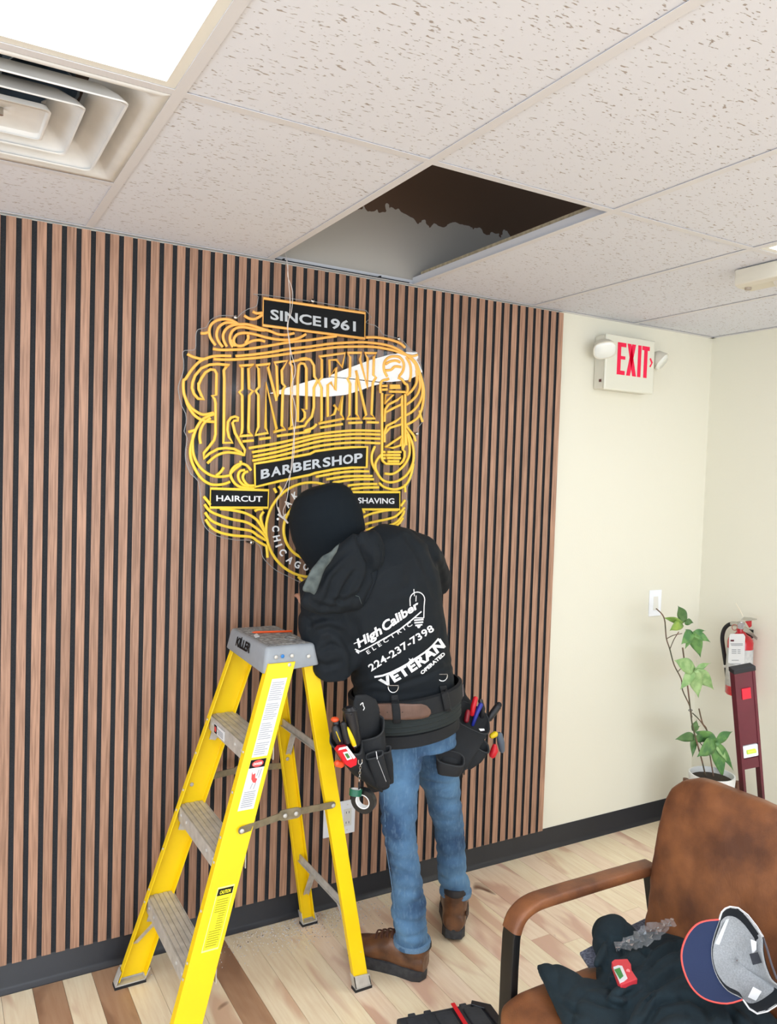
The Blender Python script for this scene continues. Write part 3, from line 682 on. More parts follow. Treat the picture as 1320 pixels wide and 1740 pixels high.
STROKES = [
 'A 380,555 335,490 318,430 325,380 350,340 400,310 470,300 530,310 580,335 600,350', 'A 235,437 275,438 318,425',
 'A 450,572 410,520 390,460 400,400 430,360 480,335 540,335 600,350 680,350 760,370 850,400 920,420 980,445 1060,453 1145,437',
 'A 490,568 460,510 455,450 480,400 530,365 600,350', 'A 548,572 525,530 520,470 545,415 590,385 650,378 720,390 800,405 860,410',
 'A 860,518 810,505 750,510 700,530 640,558 590,558 560,530 560,490 590,450 650,435 720,440 800,458 880,480 960,495 1050,502 1130,498 1200,480 1260,447',
 'A 695,452 698,490 670,535', 'A 530,500 545,540 575,560', 'A 742,225 780,243 835,238', 'A 658,265 710,295 770,297 835,258',
 'A 355,590 430,600 550,598 700,590 900,560 1100,525 1300,503 B 300,480 410,466', 'B 695,478 800,478 930,500 1030,535 1080,578',
 'A 575,660 700,650 900,625 1100,590 1300,568 B 350,540 560,527 700,527 860,545 980,580 1080,640 1140,690 1180,740 1195,800 1200,850',
 'A 360,690 450,695 600,692 800,675 1000,650 1300,608 B 400,575 600,568 760,570 900,590 1000,615 1080,645 1150,660 1200,648',
 'A 105,640 160,668 240,688 300,685', 'A 530,658 400,658 320,672 230,710 150,790 90,880 C 68,40 68,140 90,220 130,290 190,340 260,370 360,352',
 'C 88,210 110,280 160,360 220,410 290,435 370,440',
 'C 300,845 360,790 420,755 500,738 600,750 655,765', 'C 115,540 180,520',
 'C 370,365 300,390 240,430 190,510 160,600 135,700 140,800 180,900 240,990 320,1045 400,1055 470,1045 520,1025',
 'C 330,405 270,450 235,520 225,590 235,655', 'C 165,560 155,640 165,760 210,860 280,930 360,970 450,975 530,960', 'C 460,885 430,930 385,965',
 'C 725,915 690,870 640,850 590,860 545,900 525,950 545,1010 590,1060 660,1085 755,1090', 'C 625,820 620,860 570,900 530,940',
 'C 665,910 620,920 600,960 610,1010 650,1055 700,1070', 'C 695,925 660,940 645,980 660,1020 700,1060 755,1062',
 'C 642,632 750,622', 'C 805,610 915,595', 'C 980,580 1075,565', 'D 250,497 470,462', 'D 525,452 660,447', 'D 705,445 820,447', 'C 1050,570 1300,535 D 100,528 180,500 215,463',
 'C 705,697 1000,645 D 200,568 400,538 600,525 835,530', 'C 735,738 1000,690 D 200,600 400,575 600,560 835,565',
 'C 745,780 1000,730 D 200,640 400,612 600,600 835,605', 'C 740,820 1000,770 D 200,685 400,655 600,642 835,650',
 'F 105,442 300,405 480,385 668,383', 'F 215,470 400,440 550,433 705,433', 'F 285,505 450,478 580,468 720,468', 'F 445,535 580,520 755,518', 'F 485,572 620,558 775,555',
 'B 905,862 875,800 875,730 910,680 970,662 1030,675 1065,730 1060,800 1020,860', 'B 890,740 930,715 990,705 1030,722', 'B 885,800 940,795 980,762 1040,768',
 'B 920,880 900,890 870,895 845,915 838,960 D 838,120 840,160', 'B 1010,870 1050,890 1080,930 D 1100,80 1105,130 1085,165',
 'D 850,90 905,90', 'D 850,128 905,125', 'D 930,88 1025,88', 'D 930,110 1030,108', 'D 925,145 1080,150',
 'D 785,680 755,760 760,850 800,930', 'D 1085,475 1120,520 1160,570 1182,630',
 'D 1085,520 1130,600 1160,700 1160,820 1120,920 1070,980 1000,1020 920,1030 850,1000 800,920 790,850 820,790 850,760',
 'D 1100,560 1120,650 1120,760 1080,850 1010,920 950,950 880,945', 'D 1085,560 1092,670',
 'D 1095,180 1150,130 1190,60 B 1195,850 1190,800', 'D 1090,275 1150,230 1200,170 1225,90 1215,0', 'D 1085,378 1150,340 1210,270 1245,180 1245,80 1220,0 B 1200,800',
 'D 1085,472 1150,440 1210,390 1245,300 1262,180 1255,80 B 1215,800 1180,720 1120,665', 'D 1220,330 1232,390 1250,440', 'B 1090,670 1130,750 1135,850 1120,910',
 'F 775,505 830,550 920,575 1000,565 1070,520 1120,420 1145,300', 'F 1052,520 1058,605',
 'F 600,795 625,825', 'F 565,920 620,870 700,835 860,800 980,795', 'F 560,1005 630,950 740,920 860,895 960,860 1050,770', 'F 600,1030 700,990 850,970 960,930 1030,850 1045,800',
 'F 640,1045 760,1030 880,1000 980,950 1035,880', 'F 1010,755 1055,690', 'F 375,560 368,600', 'F 435,590 425,650',
 'E 233,322 265,360 290,395', 'E 240,390 290,450 380,490 480,520 600,545 680,590 740,640 775,680', 'E 375,430 500,445 600,470 680,515 725,570 765,640',
 'E 245,460 300,530 400,575 520,600 640,620 700,660 770,700', 'E 250,520 300,590 380,635 500,660 640,672 700,710 765,745', 'E 750,455 725,500 740,570 770,640',
 'E 675,450 700,435 740,432', 'E 775,740 782,800 785,850', 'E 1050,1015 1120,1085', 'E 840,250 860,290', 'E 880,235 905,270 898,320',
 'D 905,735 1040,735', 'D 890,765 1030,765', 'D 900,793 1035,795', 'D 910,825 1020,825', 'D 850,735 885,735', 'D 850,765 885,765', 'D 850,795 885,795']
SHARP = [   # straight-cornered outlines, closed
 'A 515,748 400,738 320,745 240,780 180,850 155,920 150,975 C 150,110 170,170 210,215 265,222 240,180 215,120 215,60 A 215,940 240,880 280,820 330,790 370,795 390,830 C 388,60 385,180 345,188 370,215 380,260 380,560 365,620 320,680 265,745 262,800 320,750 400,705 480,695 560,705 620,735 660,765 665,715 620,640 570,550 545,450 560,430 595,430 600,400 570,388 530,400 500,440 495,520 510,590 545,645 455,645 460,560 C 465,20 A 460,800 480,770',
 'A 610,755 640,775 C 640,125 610,150 640,185 640,500 635,550 610,580 740,572 705,545 700,500 708,185 745,140 705,120 A 700,780 750,745',
 'A 770,752 800,780 C 805,100 770,140 798,180 798,490 765,570 890,550 868,500 872,60 975,510 945,540 1060,515 1025,480 1035,130 1058,95 1030,65 A 1025,800 1080,705 950,725 975,760 C 985,180 975,235 A 890,770 910,735',
 'C 1180,440 1180,10 A 1190,750 1210,730 1245,735 1265,780 C 1265,320 1225,318 1250,350 1250,400 1220,435',
 'B 240,665 268,695 268,870 235,905 D 265,110 265,430 235,458 482,410 455,370 468,190 430,330 385,275 408,305 390,365 325,392 325,80 355,55 400,135 B 408,770 345,860 340,700 410,695 465,770 495,630',
 'B 515,630 545,670 540,860 518,880 D 543,70 537,375 510,412 635,408 605,365 605,60 B 600,800 D 700,375 670,408 785,408 752,370 765,60 B 795,870 770,845 775,670 800,632 685,630 715,680 D 712,110 B 640,690 655,627',
 'D 880,260 890,180 965,175', 'D 880,440 890,350 960,310 1045,270 1050,185 1000,230 920,270 885,320', 'D 880,640 880,560 930,500 1045,465 1045,390 980,440 900,480 878,540', 'D 885,690 1040,585 1035,670 960,695',
 'P 447.2,507 620.2,532 619.4,575.4 446.4,552.7', 'P 599.5,836.2 679,836.2 679,865.7 600,865.7', 'P 357.7,830.2 456.2,832.8 455.2,863.1 356.7,862.3',
 'C 760,850 1000,810 1300,753 D 200,728 400,700 560,688 710,685 705,885 560,887 400,902 200,940 C 1300,958 1000,1020 765,1075']
OPEN = ['A 1100,720 1125,760 1120,975 C 1120,480 1090,510 1250,480 D 120,445 170,390 190,300 190,110 B 225,900 195,860 190,750 160,700 110,680 50,690', 'A 1100,720 1200,695 1300,690',
 'D 855,160 855,730 850,790 860,820 890,850 1030,852 1060,820 1075,780 1075,730 1055,710 1080,650 1080,170', 'D 1050,185 1055,700']
TR = .0054
def neon(pts, sm=True, closed=False, r=TR):
    P_ = [Sg(*p) for p in pts]
    if sm: P_ = smoothpath(P_, 4, closed)
    put('neon_tube', MB().tube(P_, r, 6, closed), M_neon, SIGN, auto=80)
for s in STROKES: neon(tr(s))
for s in SHARP: neon(tr(s), False, True)
for s in OPEN: neon(tr(s), False, False)
def ell(cx, cy, rx_, ry_, n=48): return [(300+(cx+rx_*math.cos(2*PI*k/n))/5.077, 780+(cy+ry_*math.sin(2*PI*k/n))/5.077) for k in range(n)]
neon(ell(1160, 610, 388, 408), False, True); neon(ell(1160, 610, 237, 255), False, True)
# black plaques and lettering
def plaque(pts, name='plaque'): return put(name, MB().prism([W(p[0], p[1], SY-.001) for p in pts], (0, -.003, 0)), M_black, SIGN, smooth=False)
M_silver = mat('silver_lettering', (196, 200, 204), .5)
def sgtext(s, p0, p1, h, m=M_silver, yy=SY-.0055, **k):
    A_ = W(p0[0], p0[1], yy); B_ = W(p1[0], p1[1], yy); U_ = W((p0[0]+p1[0])/2, (p0[1]+p1[1])/2-h, yy)-W((p0[0]+p1[0])/2, (p0[1]+p1[1])/2, yy)
    return text_mb(s, lambda u, v, z: A_+(B_-A_)*u+U_*v, **k)
pq = plaque(tr(SHARP[10])); put('lettering', sgtext('SINCE', (459.4, 542), (545.5, 554.5), 17.5, bold=.025), M_silver, pq, smooth=False); put('lettering', sgtext('1961', (551, 556), (604.5, 562.8), 17.5, bold=.025), M_silver, pq, smooth=False)
pq = plaque(tr(SHARP[12])); put('lettering', sgtext('HAIRCUT', (367.4, 851.3), (445.8, 852.5), 10.2, bold=.02), M_white, pq, smooth=False)
pq = plaque(tr(SHARP[11])); put('lettering', sgtext('SHAVING', (608, 854.9), (669.9, 855.9), 9.8, bold=.02), M_white, pq, smooth=False)
pq = plaque(tr(SHARP[13]))
word = 'BARBERSHOP'; n_ = len(word); x_ = 442; wid = {'B': 17.3, 'A': 19, 'R': 17.6, 'E': 15, 'S': 15.2, 'H': 18.5, 'O': 19, 'P': 16}
tot = sum(wid[c_] for c_ in word); sc_ = (617-442)/tot
def bl(x): t_ = (x-442)/175; return 813.8-29.2*t_-5*math.sin(PI*t_)*.55
for c_ in word:
    w_ = wid[c_]*sc_; put('lettering', sgtext(c_, (x_+1, bl(x_)), (x_+w_-1, bl(x_+w_)), 16.2, bold=.03), M_silver, pq, smooth=False); x_ += w_
# ring lettering
def ringletter(ch, ex, ey, ang, hgt=12.5, wd=10):
    px_, py_ = 300+ex/5.077, 780+ey/5.077; a = math.radians(ang); ux, uy = math.cos(a), math.sin(a); vx, vy = uy, -ux
    def f(u, v, z):
        return W(px_+ux*(u-.5)*wd+vx*(v-.5)*hgt, py_+uy*(u-.5)*wd+vy*(v-.5)*hgt, SY-.004)
    put('lettering', text_mb(ch, f, bold=.035), M_white, SIGN, smooth=False)
for ch, ex, ey, an in (('C', 858, 600, 86), ('H', 868, 684, 77), ('C', 918, 803, 53), ('A', 980, 868, 38), ('G', 1043, 908, 22), ('O', 1118, 928, 8), ('L', 905, 478, -55), ('A', 957, 385, -48), ('K', 1022, 312, -32)): ringletter(ch, ex, ey, an)
ringletter('I', 885, 745, 68, wd=3)
put('dot', MB().cyl(W(472, 882, SY-.002), W(472, 882, SY-.005), .0045, 10), M_white, SIGN)
# razor
M_raz = mat('white_acrylic', (238, 240, 240), .35)
rz = put('razor_blade', MB().prism([W(x, y, SY-.0015) for x, y in [(457, 668.5), (480, 661), (508, 652.5), (530, 646), (563, 641), (600, 645), (640, 650), (653, 651), (631, 656), (610, 664), (587, 671), (552, 674.5), (520, 673), (490, 671)]], (0, -.003, 0)), M_raz, SIGN, smooth=False)
put('razor_handle', MB().prism([W(x, y, SY-.0015) for x, y in [(556, 639.5), (590, 626), (631, 611), (660, 603), (689, 598.5), (708, 599), (710, 607), (707, 612), (712, 620), (717, 632), (705, 640), (692, 646), (665, 649), (640, 648.5), (600, 643.5)]], (0, -.003, 0)), M_raz, SIGN, smooth=False)
# clear sheet
def clear_mat(name, a=.1, tint=(235, 240, 245)):
    m = bpy.data.materials.new(name); m.use_nodes = True; N = m.node_tree.nodes; L = m.node_tree.links
    for n_ in list(N):
        if n_.type != 'OUTPUT_MATERIAL': N.remove(n_)
    out = [n_ for n_ in N if n_.type == 'OUTPUT_MATERIAL'][0]
    t_ = N.new('ShaderNodeBsdfTransparent'); t_.inputs[0].default_value = (.97, .98, .98, 1); g = N.new('ShaderNodeBsdfGlossy'); g.inputs['Roughness'].default_value = .08; g.inputs[0].default_value = rgb(*tint)
    fr = N.new('ShaderNodeFresnel'); fr.inputs[0].default_value = 1.45; ml = N.new('ShaderNodeMath'); ml.operation = 'MULTIPLY'; ml.inputs[1].default_value = a*8; L.new(fr.outputs[0], ml.inputs[0])
    mx = N.new('ShaderNodeMixShader'); L.new(ml.outputs[0], mx.inputs[0]); L.new(t_.outputs[0], mx.inputs[1]); L.new(g.outputs[0], mx.inputs[2]); L.new(mx.outputs[0], out.inputs[0])
    if a > .15:
        df = N.new('ShaderNodeBsdfDiffuse'); df.inputs[0].default_value = (.8, .82, .84, 1); m2 = N.new('ShaderNodeMixShader'); m2.inputs[0].default_value = .16; L.new(mx.outputs[0], m2.inputs[1]); L.new(df.outputs[0], m2.inputs[2]); L.new(m2.outputs[0], out.inputs[0])
    return m
M_clear = clear_mat('clear_acrylic', .035)
M_edge = mat('acrylic_edge', (190, 192, 192), .3, alpha=.55)
outl = tr('A 835,60 800,80 790,150 770,180 700,200 630,245 600,280 560,268 420,265 330,310 290,380 210,400 190,460 190,560 170,600 80,605 60,640 70,700 70,790 50,860 20,950 C 22,160 50,280 90,360 95,450 75,530 105,600 90,700 90,820 140,950 E 190,195 210,380 215,500 250,590 340,660 520,700 640,700 720,750 740,830 770,880 860,960 960,1010 1060,1060')
outl += [(540, 1000), (575, 998), (610, 985), (645, 950), (670, 925)] + tr('F 1060,890 1085,700 1065,600 1150,400 1178,200 1180,100') + tr('D 1190,600 1205,500 1250,445 1275,330 1285,180 1275,80') + tr('B 1250,820 1215,640 1150,610 1080,530 1020,488 870,450 840,405 790,360 700,330 700,215')
oP = smoothpath([W(p[0], p[1], SY) for p in outl], 2, True)
sh = put('clear_sheet', MB().prism(oP, (0, .004, 0)), M_clear, SIGN, smooth=False)
put('sheet_edge', MB().tube([p+Vector((0, .002, 0)) for p in oP], .0013, 5, True), M_edge, sh)
for (x, y) in ((400.5, 539), (531.5, 511), (678, 575.5), (428, 922), (709, 737)):
    so = put('standoff', MB().cyl(W(x, y, SY-.006), Vector((W(x, y, SY-.006).x, -.0165, W(x, y, SY-.006).z)), .0065, 14).ball(W(x, y, SY-.007), (.0075, .004, .0075), seg=14, rings=8), M_chrome, SIGN)
# supply wire
tag(put('power_cord', MB().tube(smoothpath([Vector((.653, -.05, CH+.03))]+[W(x, y, -.09) for x, y in [(489, 450), (489, 470), (497, 495), (495, 530), (488, 552), (492, 580), (494, 620), (498, 650), (494, 690), (500, 740), (497, 790), (485, 825), (471, 850), (473, 868), (483, 882), (488, 889)]], 5), .0012, 6)
    .tube(smoothpath([Vector((.655, -.05, CH+.03))]+[W(x, y, -.092) for x, y in [(488, 450), (490, 475), (493, 520), (489, 560), (495, 600), (502, 630), (495, 660), (503, 700), (499, 745), (494, 800), (487, 850), (481, 870), (488, 889)]], 5), .0012, 6)
    .tube([W(472, 862, -.09), W(476, 874, -.09)], .0035, 8).tube([W(482, 880, -.09), W(489, 889, -.09)], .0035, 8), mat('white_cord', (226, 216, 210), .5), loc=(.655, -.05, CH+.03)), 'thin white twin wire hanging from the open ceiling bay over the neon sign', 'wire')

# ============================================================ PERSON
PB = Vector((1.08, -.42, 0))
PERSON = thing('person', 'person in black hooded jacket and blue jeans leaning to work on the neon sign', 'person', PB)
def mv(c, hw, hd, tilt=0, yaw=0):
    t = math.radians(tilt); y = math.radians(yaw)
    sv = Vector((math.cos(t)*math.cos(y), math.sin(y), math.sin(t))); return sv
# --- torso rings of the jacket  (px, py, y, halfwidth, halfdepth, tilt)
TOR = [(690, 1192, -.430, .180, .125, 5), (688, 1172, -.432, .182, .127, 6), (684, 1140, -.435, .178, .125, 8), (676, 1100, -.44, .182, .128, 12), (662, 1050, -.445, .196, .135, 17),
       (648, 1005, -.445, .208, .14, 21), (634, 965, -.44, .208, .135, 24), (622, 938, -.43, .165, .115, 25), (608, 918, -.41, .10, .09, 25)]
def torso(mb, k=1.0, rows=TOR):
    cs = [W(a, b_, y) for a, b_, y, *_ in rows]; rg = []
    for i, (a, b_, y, hw, hd, ti) in enumerate(rows):
        t = (cs[min(i+1, len(cs)-1)]-cs[max(i-1, 0)]).normalized(); sv = mv(None, 0, 0, ti); sv = (sv-t*sv.dot(t)).normalized(); dv = t.cross(sv)
        rg.append((cs[i], sv, hw*k, dv, hd*k, .9))
    mb.loft(rg, 24)
SHL, SHR = W(552, 1000, -.42), W(712, 938, -.38)
ELL, ELR = W(566, 1128, -.47), W(741, 985, -.22)
HAL, HAR = W(517, 1000, -.105), W(640, 899, -.105)
WRL, WRR = HAL-(HAL-ELL).normalized()*.135, HAR-(HAR-ELR).normalized()*.135
HEADC = W(552, 886, -.33)
HAX = (W(546, 822, -.34)-W(575, 955, -.38)).normalized()        # neck -> crown
FACE = Vector((-.38, .80, -.46)); FACE = (FACE-HAX*FACE.dot(HAX)).normalized()
HSD = FACE.cross(HAX).normalized()
# legs
HIPL, HIPR = W(676, 1262, -.46), W(728, 1256, -.41)
KNL, KNR = W(677, 1410, -.52), W(760, 1400, -.37)
ANL, ANR = W(698, 1592, -.515), W(773, 1520, -.375)
# --- body (one continuous figure under the clothes)
mb = MB(); torso(mb, .80, TOR[1:])
pel = [(W(690, 1172, -.435), .13, .09), (W(694, 1205, -.435), .13, .09), (W(697, 1240, -.437), .13, .085), (W(700, 1262, -.437), .12, .07), (W(703, 1272, -.437), .08, .05)]
mb.loft([(c_, X3, w_, Y3, d_) for c_, w_, d_ in pel], 20)
LEGL = [(678, 1240, -.455, .076), (678, 1275, -.465, .080), (677, 1310, -.48, .074), (676, 1350, -.495, .066), (677, 1400, -.515, .0585), (682, 1440, -.52, .055), (689, 1480, -.52, .053), (693, 1520, -.52, .055), (696, 1560, -.52, .0585), (699, 1592, -.52, .058), (700, 1603, -.52, .057)]
LEGR = [(728, 1240, -.41, .084), (735, 1275, -.405, .086), (743, 1310, -.395, .078), (752, 1350, -.38, .067), (762, 1400, -.37, .058), (766, 1440, -.37, .055), (768, 1475, -.372, .055), (771, 1495, -.374, .057), (774, 1510, -.375, .055), (774, 1518, -.375, .054)]
for rows_ in (LEGL, LEGR):
    mb.limb([W(a, b_, y) for a, b_, y, _ in rows_]+[W(rows_[-1][0], rows_[-1][1]+24, rows_[-1][2]+.01)], [q_*(.74 if i_ < 5 else (.62 if i_ < 8 else .5)) for i_, (_, _, _, q_) in enumerate(rows_)]+[.026])
mb.limb([W(612, 925, -.42), HEADC-HAX*.05], [.055, .052])
for s_, e_, w_ in ((SHL, ELL, WRL), (SHR, ELR, WRR)): mb.limb([s_, s_.lerp(e_, .5), e_, e_.lerp(w_, .4), w_], [.052, .042, .036, .034, .024])
HM = Matrix((HSD, FACE, HAX)).transposed()
mb.ball(HEADC+HAX*.012, (.073, .09, .098), HM, 20, 14); mb.ball(HEADC+FACE*.035-HAX*.045, (.054, .052, .062), HM, 16, 10)   # skull and jaw
mb.limb([HEADC+FACE*.086+HAX*.008, HEADC+FACE*.103-HAX*.022], [.008, .012], 8)                                                # nose
for sg in (-1, 1):
    mb.ball(HEADC+HSD*sg*.074-HAX*.008+FACE*.0, (.010, .018, .03), HM, 10, 8)                                                   # ears
    mb.limb([HEADC+HSD*sg*.014+FACE*.086+HAX*.026, HEADC+HSD*sg*.046+FACE*.076+HAX*.024], [.008, .006], 8)                     # brow
    mb.ball(HEADC+HSD*sg*.03+FACE*.074+HAX*.008, .012, HM, 10, 8)                                                               # closed-lid bulge
mb.limb([HEADC-HSD*.022+FACE*.082-HAX*.05, HEADC+FACE*.087-HAX*.05, HEADC+HSD*.022+FACE*.082-HAX*.05], [.004, .0065, .004], 8) # lips
def hand(mb, wr, tip, palmn, thumb_side, curl=.5):
    """palm from the wrist towards the tip with five separate bent fingers"""
    f = (tip-wr).normalized(); s = palmn.cross(f).normalized(); n = f.cross(s).normalized()*-1
    pc = wr+f*.045
    mb.loft([(wr, s, .026, n, .019), (wr+f*.03, s, .034, n, .016), (wr+f*.06, s, .041, n, .014), (wr+f*.085, s, .040, n, .012)], 14)
    for i, (o, L) in enumerate(((-.031, .066), (-.0105, .076), (.0105, .071), (.031, .055))):
        b = wr+f*.078+s*o*thumb_side*-1; d = f; pts = [b]; ang = 0
        for q, part in enumerate((.45, .3, .25)):
            ang += curl*(.55 if q == 0 else .7); d = (f*math.cos(ang)-n*math.sin(ang)).normalized(); pts.append(pts[-1]+d*L*part)
        mb.limb(pts, [.0092, .0088, .008, .007], 8)
    t0 = wr+f*.026+s*thumb_side*.026; td = (f*.62+s*thumb_side*.75-n*.25).normalized()
    mb.limb([t0, t0+td*.036, t0+td*.036+(td*.6+f*.6).normalized()*.028], [.013, .010, .0082], 8)
hand(mb, WRL, HAL, Vector((0, 0, -1)), 1, .45); hand(mb, WRR, HAR, Vector((0, -.2, -1)), -1, .35)
def facefold(p, n):
    q = p-HEADC; a = q.dot(FACE)
    if q.length > .16 or a < .05: return 0
    x, z = abs(q.dot(HSD)), q.dot(HAX); d = 0
    d -= .004*math.exp(-((x-.03)/.016)**2-((z-.006)/.012)**2)
    d -= .003*math.exp(-(x/.02)**2-((z+.051)/.0025)**2)
    return d
solid('body', mb, .0055, 2, PERSON, M_skin, facefold)

# --- jeans
def fold_cloth(amp, s1, s2, seed=0):
    def f(p, n): return amp*(nz(p, s1, seed)+.5*nz(p, s2, seed+5))
    return f
mb = MB()
mb.loft([(c_, X3, w_, Y3, d_, .9) for c_, w_, d_ in ((W(692, 1195, -.436), .165, .118), (W(696, 1235, -.437), .165, .12), (W(702, 1268, -.437), .158, .115))], 24)
def legl(rows):
    cs = [W(a, b_, y) for a, b_, y, r_ in rows]
    mb.loft([(cs[i], X3, r_, Y3, r_*1.02) for i, (_, _, _, r_) in enumerate(rows)], 20)
legl(LEGL); legl(LEGR)
def jfold(p, n):
    kz = 1 if p.z < .75 else .5
    low = max(0, 1-(p.z-.05)/.28) if p.z > .0 else 0
    a = .0035*nz(p, (9, 9, 26), 3)+.003*nz(p, (16, 16, 40), 8)
    return kz*a*(1.3+1.8*low)+.006*low*abs(nz(p, (7, 7, 34), 11))-.004*(1-abs(nz(p, (5, 5, 22), 17)))**6
jeans = solid('jeans', mb, .0062, 3, PERSON, M_jean, jfold)
M_thread = mat('pale_hem_stitching', (104, 138, 170), .9, var=.3, vscale=300)
for (rows, nm) in (([(700, 1598, -.52, .0585)], 'l'), ([(774, 1514, -.375, .0545)], 'r')):
    a, b_, y, r_ = rows[0]; c_ = W(a, b_, y)
    put('hem', MB().lathe([(r_-.006, -.010), (r_+.003, -.010), (r_+.0045, -.004), (r_+.0045, .008), (r_-.003, .010)], c_, 28, Matrix.Diagonal((1, 1.02, 1)).to_3x3()), M_thread, jeans)
JB = None
def bvh_of(*obs):
    vs = []; ps = []
    for ob in obs:
        off = ROOT[ob.name]; n0 = len(vs); vs += [v.co+off for v in ob.data.vertices]; ps += [tuple(i+n0 for i in p.vertices) for p in ob.data.polygons]
    return BVHTree.FromPolygons(vs, ps)
def onto(bv, px, py, lift, far=4):
    d = ray(px, py).normalized(); h = bv.ray_cast(CAM, d, far)
    if h[0] is None: return None
    return h[0]-d*lift
jb = bvh_of(jeans)
def strip(bv, pts, r, lift=.0005, sm=3, name='seam', m=None, par=None, seg=5):
    pp = []
    for i in range(len(pts)-1):
        for k in range(sm): pp.append((lerp(pts[i][0], pts[i+1][0], k/sm), lerp(pts[i][1], pts[i+1][1], k/sm)))
    pp.append(pts[-1]); o = [onto(bv, x, y, lift) for x, y in pp]; o = [q for q in o if q is not None]
    if len(o) > 1: return put(name, MB().tube(o, r, seg), m, par, auto=80)
for pts in ([(717, 1232), (718, 1256)], [(748, 1224), (746, 1254)], [(687, 1248), (684, 1268), (662, 1276)], [(652, 1330), (656, 1440), (668, 1520), (674, 1590)], [(706, 1262), (707, 1290)], [(688, 1228), (708, 1225), (745, 1220)]):
    strip(jb, pts, .0014, .0002, 6, 'seam', M_thread, jeans)
# --- boots
def boot(heel, yaw, pitch, lab, sh=.166, kw=1.0):
    M = Matrix.Rotation(yaw, 3, 'Z') @ Matrix.Rotation(-pitch, 3, 'Y')      # local +x = toe, y = left
    def T(x, y, z): return heel+M @ Vector((x, y*kw, z))
    def V(x, y, z): return M @ Vector((x, y, z))
    out = [(-.004, .0), (.004, .026), (.03, .037), (.09, .036), (.15, .043), (.20, .052), (.245, .049), (.28, .034), (.296, .0), (.28, -.034), (.245, -.046), (.20, -.048), (.15, -.040), (.09, -.034), (.03, -.036), (.004, -.026)]
    def lvl(z, k=1, dx=0): return [T(x*k+dx*(1-k)+(.0), y*k, z+(.012*max(0, (x-.2)/.1)**2)) for x, y in out]
    mb = MB(); L = [lvl(0, .97, .14), lvl(.004, 1, .14), lvl(.026, 1.0, .14), lvl(.036, .99, .14), lvl(.038, .93, .14)]; n = len(out)
    vs = [v for l in L for v in l]; fs = [(i*n+k, i*n+(k+1) % n, (i+1)*n+(k+1) % n, (i+1)*n+k) for i in range(len(L)-1) for k in range(n)]+[tuple(range(n))[::-1], tuple(range(4*n, 5*n))]
    mb.add(vs, fs)
    sole_mb = mb; lug = MB()
    for k in range(9):
        if k in (3,): continue
        x = .012+k*.032
        for sg in (-1, 1): lug.box(T(x, sg*(.037 if x < .12 else .044), .013), (.02, .007, .018), M)
    mb = MB(); s_, u_, f_ = V(0, kw, 0), V(0, 0, 1), V(1, 0, 0)
    mb.loft([(T(-.002, 0, .06), s_, .030, u_, .034), (T(.02, 0, .062), s_, .037, u_, .042), (T(.07, 0, .066), s_, .038, u_, .055), (T(.12, 0, .074), s_, .040, u_, .058), (T(.17, .002, .064), s_, .045, u_, .047), (T(.21, .003, .055), s_, .048, u_, .034), (T(.25, .002, .05), s_, .045, u_, .028), (T(.28, .001, .047), s_, .03, u_, .018)], 20)
    mb.loft([(T(.045, 0, .05), s_, .038, f_, .048), (T(.045, 0, .09), s_, .038, f_, .052), (T(.045, 0, sh-.03), s_, .042, f_, .055), (T(.04, 0, sh-.006), s_, .044, f_, .054)], 20)
    up = solid('boot', mb, .005, 3, PERSON, M_boot, lambda p, n: .0012*nz(p, (40, 40, 40), 2), label=lab); parent = up
    so = put('sole', sole_mb, M_sole, parent, auto=45)
    put('collar', MB().lathe([(.036, .012), (.044, .012), (.047, .003), (.047, -.008), (.043, -.014), (.036, -.01)], T(.037, 0, sh), 24, M @ Matrix.Diagonal((1.15, .95, 1)).to_3x3()), mat('dark_padded_collar', (40, 36, 36), .7), parent)
    lc = MB()
    for k in range(5):
        x = .095+k*.020; z = .132-max(0, x-.125)*.42
        lc.tube(smoothpath([T(x+.004, .027, z-.01), T(x+.008, 0, z+.004), T(x-.004, -.027, z-.01)], 3), .0022, 6)
        lc.tube(smoothpath([T(x+.004, -.027, z-.012), T(x+.008, 0, z+.002), T(x-.004, .027, z-.012)], 3), .0022, 6)
    put('lace', lc, mat('brown_lace', (92, 58, 44), .8), parent, kind='stuff')
    put('badge', MB().cyl(T(.03, -.0375, .085), T(.03, -.0405, .085), .009, 14), mat('dark_badge', (70, 46, 30), .5), up)
    bt = MB()
    for (x, z) in ((.004, .05),): bt.tube(smoothpath([T(.10, -.042, .045), T(.075, -.0415, .075), T(.055, -.040, .10), T(.04, -.040, .12)], 4), .0018, 6)
    put('stitch_line', bt, M_boot, up)
boot(Vector((1.024, -.553, 0)), math.radians(123), 0, 'brown leather work boot turned side-on', .118, 1.03)
boot(Vector((1.228, -.424, .012)), math.radians(54), math.radians(-4), 'brown leather work boot seen from its heel', .166, 1.15)

